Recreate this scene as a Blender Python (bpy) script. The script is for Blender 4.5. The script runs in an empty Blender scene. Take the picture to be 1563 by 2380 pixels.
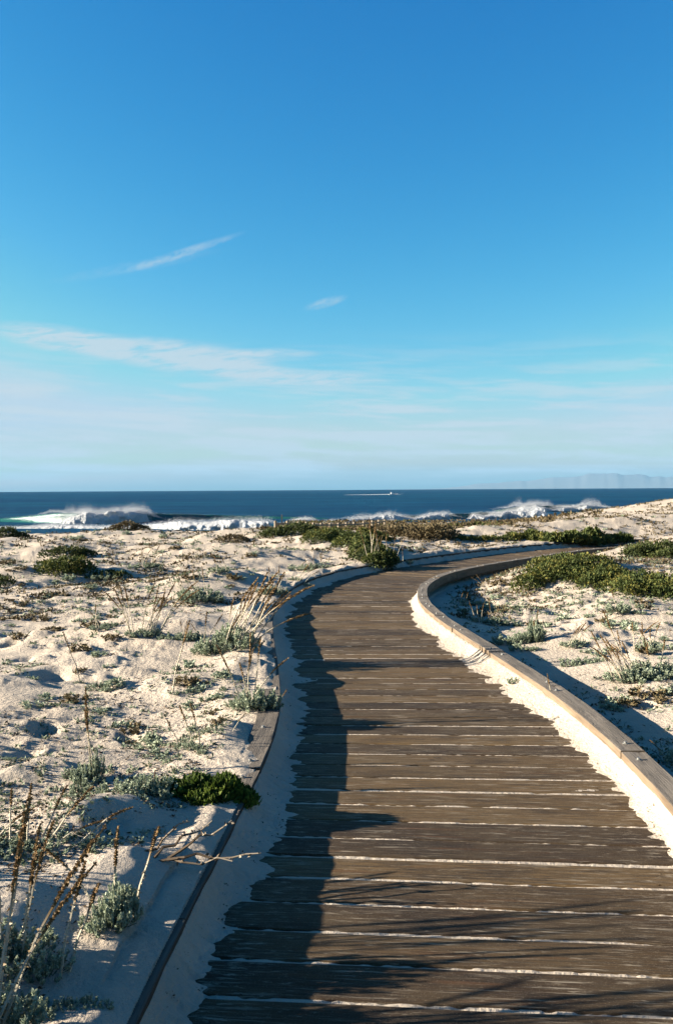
import bpy, math, random
import numpy as np
from mathutils import Vector, Matrix

random.seed(7)
RNG = np.random.default_rng(11)
SC = bpy.context.scene
COL = SC.collection

# ------------------------------------------------------------------ camera
EYE = 1.5                       # eye height above the deck
FPX = 2050.0                    # focal length in units of 1/2380 of the picture height
PITCH = math.radians(1.48)
ROLL = math.radians(0.33)
cam_d = bpy.data.cameras.new('camera')
cam = bpy.data.objects.new('camera', cam_d)
COL.objects.link(cam)
cam.location = (0, 0, EYE)
cam_d.sensor_fit = 'VERTICAL'
cam_d.sensor_height = 36.0
cam_d.lens = FPX / 2380 * 36.0
cam_d.clip_start = 0.05
cam_d.clip_end = 120000
CAMROT = Matrix.Rotation(math.radians(90) - PITCH, 4, 'X') @ Matrix.Rotation(-ROLL, 4, 'Z')
cam.matrix_world = Matrix.Translation((0, 0, EYE)) @ CAMROT
SC.camera = cam

# ------------------------------------------------------------------ sky, sun, exposure
SUN_EL = math.radians(16.0)
SUN_DIR = Vector((math.cos(SUN_EL), 0.03, -math.sin(SUN_EL))).normalized()   # light travels left to right
world = bpy.data.worlds.new("World")
SC.world = world
world.use_nodes = True
wn, wl = world.node_tree.nodes, world.node_tree.links
wn.clear()


def NN(t, **kw):
    n = wn.new(t)
    for k, v in kw.items():
        setattr(n, k, v)
    return n


def wmath(op, a, b=None, c=None, clamp=False):
    n = NN('ShaderNodeMath', operation=op, use_clamp=clamp)
    for i, v in enumerate((a, b, c)):
        if v is None:
            continue
        if isinstance(v, (int, float)):
            n.inputs[i].default_value = v
        else:
            wl.new(v, n.inputs[i])
    return n.outputs[0]


sky = NN('ShaderNodeTexSky', sky_type='NISHITA', sun_disc=False)
sky.sun_elevation = SUN_EL
sky.sun_rotation = math.radians(-90)
sky.altitude = 0
sky.air_density = 1.0
sky.dust_density = 1.0
sky.ozone_density = 2.0
# slide-film rendition of the sky: one colour transform for the whole dome
sep = NN('ShaderNodeSeparateColor')
wl.new(sky.outputs[0], sep.inputs[0])
EXPO = 2.5
WS = 0.05
SKY_GAIN = tuple(g / (WS * 2 ** EXPO) for g in (0.0205, 0.127, 0.280))
SKY_GAM = (2.89, 1.33, 0.789)
comb = NN('ShaderNodeCombineColor')
for i in range(3):
    v = wmath('POWER', sep.outputs[i], SKY_GAM[i])
    v = wmath('MULTIPLY', v, SKY_GAIN[i])
    # film shoulder: the glow near the sun saturates instead of growing without end
    v = wmath('MINIMUM', v, (0.52, 0.68, 0.80)[i] / (WS * 2 ** EXPO))
    wl.new(v, comb.inputs[i])
tc = NN('ShaderNodeTexCoord')
sx = NN('ShaderNodeSeparateXYZ')
wl.new(tc.outputs['Generated'], sx.inputs[0])
az = wmath('MULTIPLY', wmath('ARCTAN2', sx.outputs[0], sx.outputs[1]), 57.2958)
el = wmath('MULTIPLY', wmath('ARCSINE', sx.outputs[2]), 57.2958)


def sky_noise(fa, fe, scale, detail=6, rough=0.6, seed=0.0, shear=0.0, dist=0.0):
    c = NN('ShaderNodeCombineXYZ')
    wl.new(wmath('ADD', wmath('MULTIPLY', az, fa), seed), c.inputs[0])
    e2 = wmath('SUBTRACT', el, wmath('MULTIPLY', az, shear))
    wl.new(wmath('MULTIPLY', e2, fe), c.inputs[1])
    n = NN('ShaderNodeTexNoise')
    n.inputs['Scale'].default_value = scale
    n.inputs['Detail'].default_value = detail
    n.inputs['Roughness'].default_value = rough
    n.inputs['Distortion'].default_value = dist
    wl.new(c.outputs[0], n.inputs['Vector'])
    return n.outputs[0]


def sstep(v, lo, hi):
    n = NN('ShaderNodeMapRange', interpolation_type='SMOOTHSTEP')
    wl.new(v, n.inputs[0])
    n.inputs[1].default_value = lo
    n.inputs[2].default_value = hi
    return n.outputs[0]


def blob(a0, e0, ra, re, slope, soft=0.0):
    """an elongated patch of cirrus centred on azimuth a0, elevation e0 (degrees)"""
    da = wmath('SUBTRACT', az, a0)
    de = wmath('SUBTRACT', wmath('SUBTRACT', el, e0), wmath('MULTIPLY', da, slope))
    q = wmath('ADD', wmath('POWER', wmath('ABSOLUTE', wmath('DIVIDE', da, ra)), 2.0),
              wmath('POWER', wmath('ABSOLUTE', wmath('DIVIDE', de, re)), 2.0))
    return wmath('SUBTRACT', 1.0, sstep(q, 0.0, 1.0))


def pxaz(x):
    return math.degrees(math.atan((x - 781.5) / FPX))


def pxel(x, y):
    yh = 1137 - (x - 781) * math.tan(ROLL)
    return math.degrees(math.atan((yh - y) / FPX * math.cos(math.radians(pxaz(x)))))


def add(a, b):
    return wmath('ADD', a, b)


fib = sky_noise(0.40, 2.6, 0.9, 9, 0.72, 3.0, 0.10, 0.5)       # fibrous texture
fibs = sstep(fib, 0.27, 0.62)
fib2 = sstep(sky_noise(0.12, 1.3, 1.0, 6, 0.6, 31.0, -0.03, 0.3), 0.42, 0.64)
fib3 = sstep(sky_noise(1.2, 2.4, 0.9, 8, 0.7, 11.0, 0.30, 0.4), 0.25, 0.75)
# thin streak, small wisp, feathery band, low bands
cl = wmath('MULTIPLY', blob(pxaz(430), pxel(430, 592), 4.3, 0.34, 0.34), wmath('MULTIPLY', fib3, 0.50))
cl = add(cl, wmath('MULTIPLY', blob(pxaz(330), pxel(330, 622), 6.0, 0.45, 0.22), wmath('MULTIPLY', fib3, 0.16)))
cl = add(cl, wmath('MULTIPLY', blob(pxaz(760), pxel(760, 706), 1.6, 0.38, 0.25), wmath('MULTIPLY', fib3, 0.5)))
cl = add(cl, wmath('MULTIPLY', blob(pxaz(160), pxel(160, 792), 5.2, 1.0, -0.10), wmath('MULTIPLY', fibs, 0.95)))
cl = add(cl, wmath('MULTIPLY', blob(pxaz(430), pxel(430, 832), 7.6, 1.25, -0.10), wmath('MULTIPLY', fibs, 1.0)))
cl = add(cl, wmath('MULTIPLY', blob(pxaz(700), pxel(700, 880), 6.5, 0.55, -0.03), wmath('MULTIPLY', fibs, 0.75)))
cl = add(cl, wmath('MULTIPLY', blob(pxaz(640), pxel(640, 822), 3.6, 0.36, -0.02), wmath('MULTIPLY', fibs, 0.55)))
cl = add(cl, wmath('MULTIPLY', blob(pxaz(60), pxel(60, 905), 3.4, 0.42, 0.05), wmath('MULTIPLY', fibs, 0.6)))
# bands of high haze lying low over the sea all the way round
low = wmath('MULTIPLY', sstep(el, 7.0, 2.2), sstep(el, 0.0, 1.6))
cl = add(cl, wmath('MULTIPLY', low, wmath('MULTIPLY', fib2, 1.0)))
mid = wmath('MULTIPLY', sstep(el, 10.5, 6.0), sstep(el, 2.0, 4.5))
cl = add(cl, wmath('MULTIPLY', mid, wmath('MULTIPLY', fib2, 0.5)))
cl = wmath('MINIMUM', cl, 0.85)
mixc = NN('ShaderNodeMix', data_type='RGBA')
wl.new(cl, mixc.inputs[0])
wl.new(comb.outputs[0], mixc.inputs[6])
CLOUD = tuple(g / (WS * 2 ** EXPO) for g in (0.60, 0.71, 0.78))
mixc.inputs[7].default_value = (*CLOUD, 1)
bg = NN('ShaderNodeBackground')
bg.inputs[1].default_value = WS
wl.new(mixc.outputs[2], bg.inputs[0])
wo = NN('ShaderNodeOutputWorld')
wl.new(bg.outputs[0], wo.inputs[0])

sun_d = bpy.data.lights.new('sun', 'SUN')
sun_d.energy = 5.0
sun_d.angle = math.radians(0.5)
sun_d.color = (1.0, 0.87, 0.69)
sun = bpy.data.objects.new('sun', sun_d)
COL.objects.link(sun)
sun.rotation_euler = SUN_DIR.to_track_quat('-Z', 'Y').to_euler()
sun.location = (-30, 0, 20)

SC.view_settings.view_transform = 'Standard'
SC.view_settings.look = 'None'
SC.view_settings.gamma = 1.0
SC.view_settings.use_curve_mapping = False
SC.view_settings.exposure = EXPO
SC.cycles.use_denoising = True
SC.cycles.max_bounces = 6
SC.cycles.volume_bounces = 0
SC.render.film_transparent = False

# ------------------------------------------------------------------ small maths
TABS = {}


def vnoise(x, y, seed=0):
    if seed not in TABS:
        TABS[seed] = np.random.default_rng(1000 + seed).random((256, 256)).astype(np.float64)
    t = TABS[seed]
    xi = np.floor(x).astype(np.int64)
    yi = np.floor(y).astype(np.int64)
    fx = x - xi
    fy = y - yi
    fx = fx * fx * fx * (fx * (fx * 6 - 15) + 10)
    fy = fy * fy * fy * (fy * (fy * 6 - 15) + 10)
    x0, x1, y0, y1 = xi & 255, (xi + 1) & 255, yi & 255, (yi + 1) & 255
    a = t[x0, y0] * (1 - fx) + t[x1, y0] * fx
    b = t[x0, y1] * (1 - fx) + t[x1, y1] * fx
    return (a * (1 - fy) + b * fy) * 2 - 1


def fbm(x, y, octv=3, seed=0, gain=0.5):
    x = np.asarray(x, float)
    y = np.asarray(y, float)
    s = np.zeros(np.broadcast(x, y).shape)
    a = 1.0
    f = 1.0
    n = 0
    for o in range(octv):
        c, d = math.cos(o * 1.1 + 0.4), math.sin(o * 1.1 + 0.4)
        s += a * vnoise((x * c - y * d) * f + 17.3 * o + 100, (x * d + y * c) * f + 9.1 * o + 100, seed + o)
        n += a
        a *= gain
        f *= 2.03
    return s / n


def ss(x, lo=0.0, hi=1.0):
    t = np.clip((np.asarray(x, float) - lo) / (hi - lo), 0, 1)
    return t * t * (3 - 2 * t)


def gauss(x, y, cx, cy, sx, sy, ang=0.0):
    dx, dy = x - cx, y - cy
    if ang:
        c, s = math.cos(ang), math.sin(ang)
        dx, dy = dx * c + dy * s, -dx * s + dy * c
    return np.exp(-0.5 * ((dx / sx) ** 2 + (dy / sy) ** 2))


# ------------------------------------------------------------------ the walk's line
CTRL = [(0.15, -9), (0.22, -6), (0.3, -3), (0.33, 0), (0.38, 1.5), (0.42, 2.5), (0.49, 3.4), (0.555, 4.5), (0.55, 5.6),
        (0.45, 6.8), (0.32, 8.0), (0.20, 9.3), (0.14, 10.5), (0.20, 11.8), (0.42, 13.2), (0.82, 14.5),
        (1.40, 15.7), (2.20, 16.9), (3.15, 18.2), (4.25, 19.6), (5.45, 20.9), (6.9, 21.9), (8.6, 22.7),
        (10.5, 23.2), (12.5, 23.5), (15, 23.4), (18, 22.9)]
cp = np.array(CTRL)


def catmull(P, n=24):
    out = []
    for i in range(len(P) - 1):
        p0 = P[max(i - 1, 0)]
        p1, p2 = P[i], P[i + 1]
        p3 = P[min(i + 2, len(P) - 1)]
        for k in range(n):
            t = k / n
            out.append(0.5 * ((2 * p1) + (-p0 + p2) * t + (2 * p0 - 5 * p1 + 4 * p2 - p3) * t * t + (-p0 + 3 * p1 - 3 * p2 + p3) * t ** 3))
    out.append(P[-1])
    return np.array(out)


dense = catmull(cp)
dl = np.concatenate([[0], np.cumsum(np.linalg.norm(np.diff(dense, axis=0), axis=1))])
LEN = dl[-1]
DS = 0.05
SS = np.arange(0, LEN, DS)
PX = np.interp(SS, dl, dense[:, 0])
PY = np.interp(SS, dl, dense[:, 1])
ker = np.exp(-0.5 * (np.arange(-12, 13) / 5.0) ** 2)
ker /= ker.sum()
PX = np.convolve(np.pad(PX, 12, 'edge'), ker, 'valid')
PY = np.convolve(np.pad(PY, 12, 'edge'), ker, 'valid')
TX, TY = np.gradient(PX), np.gradient(PY)
tl = np.hypot(TX, TY)
TX, TY = TX / tl, TY / tl
HEAD = np.arctan2(TX, TY)                       # heading, clockwise from +Y
S0 = float(SS[np.argmin(np.hypot(PX - 0.33, PY))])   # arc length beside the camera


def width(s):
    return np.interp(s - S0, [-9, 0, 4, 6, 8, 10, 30], [1.88, 1.88, 1.87, 1.82, 1.78, 1.74, 1.74])


PATH_I = np.arange(0, len(SS), 6)               # coarse polyline for the distance query
QX, QY, QS = PX[PATH_I], PY[PATH_I], SS[PATH_I]


def path_coords(x, y):
    """signed distance t (right positive) and arc length s of each point to the walk's line"""
    x = np.asarray(x, float).ravel()
    y = np.asarray(y, float).ravel()
    best = np.full(x.shape, 1e18)
    bt = np.zeros_like(x)
    bs = np.zeros_like(x)
    ax, ay = QX[:-1], QY[:-1]
    bx, by = QX[1:] - ax, QY[1:] - ay
    L2 = bx * bx + by * by
    for i in range(len(ax)):
        rx, ry = x - ax[i], y - ay[i]
        u = (rx * bx[i] + ry * by[i]) / L2[i]
        if i == 0:
            u = np.minimum(u, 1)
        elif i == len(ax) - 1:
            u = np.maximum(u, 0)
        else:
            u = np.clip(u, 0, 1)
        dx, dy = rx - u * bx[i], ry - u * by[i]
        d = dx * dx + dy * dy
        m = d < best
        best = np.where(m, d, best)
        cr = bx[i] * ry - by[i] * rx
        bt = np.where(m, np.where(cr > 0, -1.0, 1.0), bt)
        bs = np.where(m, QS[i] + u * (QS[i + 1] - QS[i]), bs)
    return bt * np.sqrt(best), bs


KERB_W, KERB_H = 0.13, 0.118
FOOT = [(118, 1541, .085), (86, 1718, .085), (55, 1690, .05), (128, 1700, .06), (235, 1500, .06), (60, 1500, .07),
        (300, 1648, .05), (30, 1455, .07), (210, 1440, .06), (105, 1640, .05), (330, 1560, .05), (260, 1930, .05),
        (1330, 1440, .06), (1440, 1470, .06), (1500, 1640, .05), (1290, 1410, .06), (1520, 1440, .07), (1385, 1400, .06)]


def ray(px, py):
    v = CAMROT @ Vector(((px - 781.5), -(py - 1190.0), -FPX))
    return v.normalized()


def flat(px, py, z=0.0):
    v = ray(px, py)
    k = (z - EYE) / v.z
    return v.x * k, v.y * k


FOOTW = [(*flat(a, b, 0.16 if a < 700 else 0.0), r) for a, b, r in FOOT]


def big(x, y):
    """the large shape of the dunes, without the walk"""
    r = np.hypot(x, y)
    lat = x + 0.065 * y                          # 0 along the left edge of the seaward gap
    cm = ss(lat, -1.5, 1.2)                      # 0 left plateau, 1 gap and right
    zl = np.interp(y, [-30, 0, 12, 24, 31, 36, 45, 60, 110, 128, 145, 200, 400], [0.3, 0.16, .13, .02, -.07, -.25, -1.2, -3, -3.6, -6.5, -9, -12, -14])
    zc = np.interp(y, [-30, 0, 12, 22, 28, 40, 72, 95, 112, 128, 145, 200, 400], [0.3, 0.0, 0.0, 0.03, 0.05, -.45, -1.95, -2.5, -2.6, -5.8, -9, -12, -14])
    z = zl * (1 - cm) + zc * cm
    # behind the camera the land goes on
    # right-hand dune rising to its crest
    z = z + 1.62 * gauss(x, y, 20.0, 41, 7.0, 10) + 0.9 * gauss(x, y, 34, 38, 9, 13)
    z = z + 0.10 * gauss(x, y, 9, 31, 3.5, 3.5)
    # swells of the left plateau
    a = 1 - 0.65 * cm
    und = fbm(x / 5.2, y / 4.3, 2, 3) * 0.26 + fbm(x / 1.9 + 5, y / 1.7, 2, 9) * 0.10
    fade = ss(y, 45, 30)
    return z + und * (a * (0.35 + 0.65 * fade) if True else 1) * ss(r, 1.0, 7.0)


BUMPS = [  # x, y, amp, sx, sy, angle : hummocks and hollows placed from the photograph
    (2.35, 12.9, -0.17, 0.75, 1.7, -0.2), (1.75, 11.4, -0.10, 0.45, 1.0, 0.0),
    (2.15, 11.2, 0.10, 0.30, 0.22, 0.3),
    (4.6, 14.4, 0.22, 2.0, 1.2, -0.35), (3.4, 13.6, 0.14, 0.7, 0.6, 0), (6.3, 12.9, 0.24, 1.7, 1.1, -0.2),
    (8.6, 19.0, 0.30, 2.0, 1.6, 0), (11, 20.0, 0.25, 2.4, 1.6, 0),
    (-0.15, 20.5, 0.30, 1.6, 1.3, 0.6), (0.75, 18.4, 0.22, 0.8, 0.8, 0), (-1.0, 23.5, 0.20, 1.8, 1.5, 0),
    (3.2, 23.8, 0.16, 2.0, 1.0, 0.5), (6.8, 25.5, 0.22, 2.6, 0.9, 0.3), (9.5, 27.0, 0.2, 3.0, 1.2, 0.2),
    (-7.0, 29, 0.12, 1.0, 1.5, 0),
    (-4.6, 15.0, 0.26, 1.0, 0.55, 0.1), (-3.4, 13.0, 0.20, 1.2, 0.5, 0.3), (-1.6, 12.7, 0.18, 0.8, 0.5, 0.2),
    (-5.6, 19.5, 0.30, 1.7, 0.9, 0.2), (-2.2, 17.5, 0.24, 1.2, 0.8, -0.2), (-3.2, 23.0, 0.25, 1.7, 0.9, 0.3),
    (-1.35, 9.2, 0.16, 0.9, 0.55, 0.2), (-0.98, 6.35, 0.08, 0.33, 0.30, 0.0), (-2.2, 8.7, 0.10, 0.8, 0.5, 0),
    (-1.35, 4.6, 0.10, 0.45, 0.24, 0.15), (-0.95, 4.75, 0.05, 0.25, 0.16, 0.1),
    (-1.25, 3.5, 0.10, 0.40, 0.22, 0.1), (-1.35, 2.9, 0.09, 0.33, 0.16, -0.1), (-1.15, 2.45, 0.06, 0.30, 0.18, 0),
    (-1.02, 3.05, -0.03, 0.16, 0.12, 0),
    (2.9, 8.4, 0.06, 0.7, 0.4, 0), (3.6, 9.8, 0.07, 1.0, 0.5, 0.2), (2.8, 6.9, 0.07, 0.55, 0.35, 0),
]


def terrain(x, y, coords=None):
    x = np.asarray(x, float).ravel()
    y = np.asarray(y, float).ravel()
    t, s = path_coords(x, y) if coords is None else coords
    W = width(s)
    u = np.abs(t) - W / 2 - KERB_W               # distance outside the kerb
    left = t < 0
    ln = s - S0
    z = big(x, y)
    for b in BUMPS:
        z = z + b[2] * gauss(x, y, b[0], b[1], b[3], b[4], b[5])
    r = np.hypot(x, y)
    # wind-worked surface: hummocks, ripples, pock marks
    open_ = ss(u, 0.05, 1.1)
    n1 = fbm(x / 0.85, y / 0.62, 3, 21)
    n2 = fbm(x / 0.26, y / 0.18, 3, 33)
    n3 = fbm(x / 0.085, y / 0.07, 2, 41)
    rough = 0.45 + 0.55 * ss(fbm(x / 2.3, y / 1.8, 2, 55), -0.3, 0.35)
    far = ss(r, 9, 24)
    lit = 0.50 + 0.50 * np.where(left, 1.0, 0.75)
    z = z + open_ * lit * (0.045 * n1 * (1 + 0.7 * ss(r, 6, 10) + 0.9 * far) * (1 - 0.55 * ss(r, 24, 34) * ss(x, 3, 8)) + np.maximum(n2, -0.3) * 0.026 * rough * (1 - 0.75 * ss(r, 14, 30)) + 0.010 * n3 * rough)
    z = z + open_ * 0.028 * ss(fbm(x / 0.33, y / 0.24, 2, 61), 0.18, 0.50) * (1 - 0.8 * ss(r, 14, 30))
    # wind ripples here and there
    z = z + open_ * 0.006 * np.sin((x * 0.5 + y * 2.2 + 0.5 * n1) * 34) * ss(fbm(x / 1.6, y / 1.3, 2, 77), -0.05, 0.35) * ss(r, 12, 8)
    for fx, fy, fr in FOOTW:
        g = gauss(x, y, fx, fy, fr * 1.0, fr * 1.25)
        gg = gauss(x, y, fx, fy, fr * 1.9, fr * 2.1)
        z = z - 0.11 * np.minimum(g * 1.5, 1.0) * fr / 0.085 + 0.022 * gg
    # banks against the outside of the kerbs
    edge_l = KERB_H + 0.020 + 0.034 * fbm(s / 0.40, t * 4, 3, 91) + 0.010 * n2 - 0.016 * ss(u, -0.02, -0.13) - 0.035 * np.exp(-((ln - 5.1) / 0.5) ** 2)
    near = ss(ln, 4.35, 3.7) * left
    z = z + near * (0.085 + 0.05 * fbm(s * 1.1, t * 1.5, 2, 151)) * np.exp(-0.5 * ((u - 0.34) / 0.2) ** 2)
    edge_r = np.interp(ln, [0, 5, 8, 10, 13, 16, 20, 30], [-.015, -.02, -.03, -.05, -.12, -.12, -.06, -.02]) + 0.02 * fbm(s / 0.6, t * 2, 3, 95)
    edge = np.where(left, edge_l, edge_r)
    wl_ = np.where(left, 0.75 - 0.33 * near, 0.9)
    k = ss(u / wl_, 0.0, 1.0)
    z = edge * (1 - k) + z * k
    z = z + left * (ln > 0) * 0.055 * ss(fbm(s / 0.62, t * 0.6, 2, 157), -0.05, 0.45) * np.exp(-0.5 * ((u - 0.16) / 0.10) ** 2) * (u > -KERB_W)
    # the little lee slope on the landward side of the left bank near the camera
    # inside the walk: the sheet runs under the planks, with drifts along the kerbs
    c = np.abs(t)
    ui = W / 2 - c                               # distance in from the kerb face
    base = np.where(left, np.interp(ln, [0, 3, 5, 8, 12, 20], [.115, .125, .165, .19, .16, .13]),
                    np.interp(ln, [0, 4, 5, 7, 9.5, 11, 12.5, 20], [.07, .09, .14, .20, .18, .13, .07, .04]))
    fing = 0.10 * fbm(s * 2.1, t * 0.8, 2, 101) + 0.07 * fbm(s * 9, t * 1.6, 3, 107) + 0.05 * fbm(s * 31, t * 5, 3, 113)
    wd = np.maximum(base + fing * np.minimum(base / 0.2, 1.1), 0.01)
    drift = np.where(left, 0.100, 0.082) * np.clip(1 - ui / (wd * 1.2), 0, 1) ** 2.1 * (ui < wd * 1.2) - 0.0035 - 0.05 * (ui >= wd * 1.2) + 0.0065 * fbm(x / 0.14, y / 0.10, 4, 121) + 0.0012 * n3
    joint = -0.0022 + 0.006 * fbm(x / 0.16, y / 0.16, 2, 131) + 0.003 * fbm(x / 0.03, y / 0.03, 1, 137)
    inner = np.where(drift > -0.004, np.maximum(drift, -0.03), -0.03)
    inner = np.maximum(inner, np.clip(joint, -0.007, -0.0012))
    # patches of loose sand lying on the boards
    pat = fbm(s * 5.5 + 30, t * 1.3, 3, 141)
    inner = np.maximum(inner, np.where(pat > 0.80, 0.001 + 0.004 * (pat - 0.80), -1))
    # under the kerb
    under = np.where(left, KERB_H - 0.05, 0.0)
    kin = ss(ui, -0.035, -0.01)
    z = np.where(ui > -KERB_W, np.where(ui > -0.02, inner, np.where(left, np.minimum(edge_l + 0.004 * n3, z), np.minimum(0.02, edge_r + 0.02))), z)
    return z


# ------------------------------------------------------------------ mesh helpers
MATS = {}


def new_mesh(name, V, F, mat, uv=None, col=None, smooth=False, mi=None):
    V = np.asarray(V, np.float32)
    F = np.asarray(F, np.int32)
    me = bpy.data.meshes.new(name)
    me.vertices.add(len(V))
    me.vertices.foreach_set('co', V.ravel())
    k = F.shape[1]
    me.loops.add(F.size)
    me.loops.foreach_set('vertex_index', F.ravel())
    me.polygons.add(len(F))
    me.polygons.foreach_set('loop_start', np.arange(0, F.size, k, dtype=np.int32))
    try:
        me.polygons.foreach_set('loop_total', np.full(len(F), k, np.int32))
    except Exception:
        pass
    me.polygons.foreach_set('use_smooth', np.full(len(F), bool(smooth)))
    if uv is not None:
        l = me.uv_layers.new(name='UVMap')
        l.data.foreach_set('uv', np.asarray(uv, np.float32)[F.ravel()].ravel())
    if col is not None:
        a = me.attributes.new('tone', 'FLOAT', 'POINT')
        a.data.foreach_set('value', np.asarray(col, np.float32))
    mats = mat if isinstance(mat, (list, tuple)) else [mat]
    for m in mats:
        me.materials.append(m)
    if mi is not None:
        me.polygons.foreach_set('material_index', np.asarray(mi, np.int32))
    me.update(calc_edges=True)
    me.validate()
    return me


def link(name, me, parent=None, loc=None, rot=None, scale=None, kind=None, label=None, cat=None, group=None):
    o = bpy.data.objects.new(name, me)
    COL.objects.link(o)
    if parent is not None:
        o.parent = parent
    if loc is not None:
        o.location = loc
    if rot is not None:
        o.rotation_euler = rot
    if scale is not None:
        o.scale = scale if hasattr(scale, '__len__') else (scale,) * 3
    if kind:
        o['kind'] = kind
    if label:
        o['label'] = label
    if cat:
        o['category'] = cat
    if group:
        o['group'] = group
    return o


class Mat:
    def __init__(self, name):
        self.m = bpy.data.materials.new(name)
        self.m.use_nodes = True
        self.n = self.m.node_tree.nodes
        self.l = self.m.node_tree.links
        self.b = self.n['Principled BSDF']

    def node(self, t, ins=None, **kw):
        n = self.n.new(t)
        for k, v in kw.items():
            setattr(n, k, v)
        for k, v in (ins or {}).items():
            self.set(n.inputs[k], v)
        return n

    def set(self, sock, v):
        if hasattr(v, 'links') or isinstance(v, bpy.types.NodeSocket):
            self.l.new(v, sock)
        else:
            sock.default_value = v

    def noise(self, vec, scale, detail=4, rough=0.55, dist=0.0):
        n = self.node('ShaderNodeTexNoise', {'Scale': scale, 'Detail': detail, 'Roughness': rough, 'Distortion': dist})
        if vec is not None:
            self.l.new(vec, n.inputs['Vector'])
        return n.outputs[0]

    def map(self, v, a, b, c=0.0, d=1.0, interp='LINEAR'):
        n = self.node('ShaderNodeMapRange', {0: v, 1: a, 2: b, 3: c, 4: d}, interpolation_type=interp)
        return n.outputs[0]

    def mix(self, f, a, b, blend='MIX'):
        n = self.node('ShaderNodeMix', data_type='RGBA', blend_type=blend)
        self.set(n.inputs[0], f)
        self.set(n.inputs[6], a if hasattr(a, 'links') else (*a, 1))
        self.set(n.inputs[7], b if hasattr(b, 'links') else (*b, 1))
        return n.outputs[2]

    def math(self, op, a, b=0.0):
        n = self.node('ShaderNodeMath', {0: a, 1: b}, operation=op)
        return n.outputs[0]

    def bump(self, h, strength, dist):
        n = self.node('ShaderNodeBump', {'Height': h, 'Strength': strength, 'Distance': dist})
        self.l.new(n.outputs[0], self.b.inputs['Normal'])

    def scaled(self, vec, sc):
        n = self.node('ShaderNodeMapping', {'Scale': sc})
        self.l.new(vec, n.inputs[0])
        return n.outputs[0]


def mat_sand():
    M = Mat('sand')
    geo = M.node('ShaderNodeNewGeometry')
    P = geo.outputs['Position']
    big_ = M.noise(P, 0.9, 4, 0.6)
    mid_ = M.noise(P, 14, 4, 0.6)
    fine = M.noise(P, 420, 2, 0.6)
    c = M.mix(M.map(big_, 0.35, 0.65), (0.365, 0.316, 0.260), (0.445, 0.388, 0.320))
    c = M.mix(M.map(mid_, 0.55, 0.75, 0, 0.28), c, (0.29, 0.24, 0.19))
    c = M.mix(M.map(fine, 0.52, 0.72, 0, 0.38), c, (0.20, 0.155, 0.115))
    lit = M.noise(P, 60, 3, 0.7)
    c = M.mix(M.map(lit, 0.66, 0.72, 0, 0.75), c, (0.10, 0.07, 0.045))
    M.set(M.b.inputs['Base Color'], c)
    M.b.inputs['Roughness'].default_value = 0.95
    M.b.inputs['Specular IOR Level'].default_value = 0.15
    h = M.math('ADD', M.math('MULTIPLY', M.noise(P, 34, 4, 0.6), 1.0), M.math('MULTIPLY', fine, 0.16))
    M.bump(h, 0.9, 0.025)
    return M.m


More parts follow.
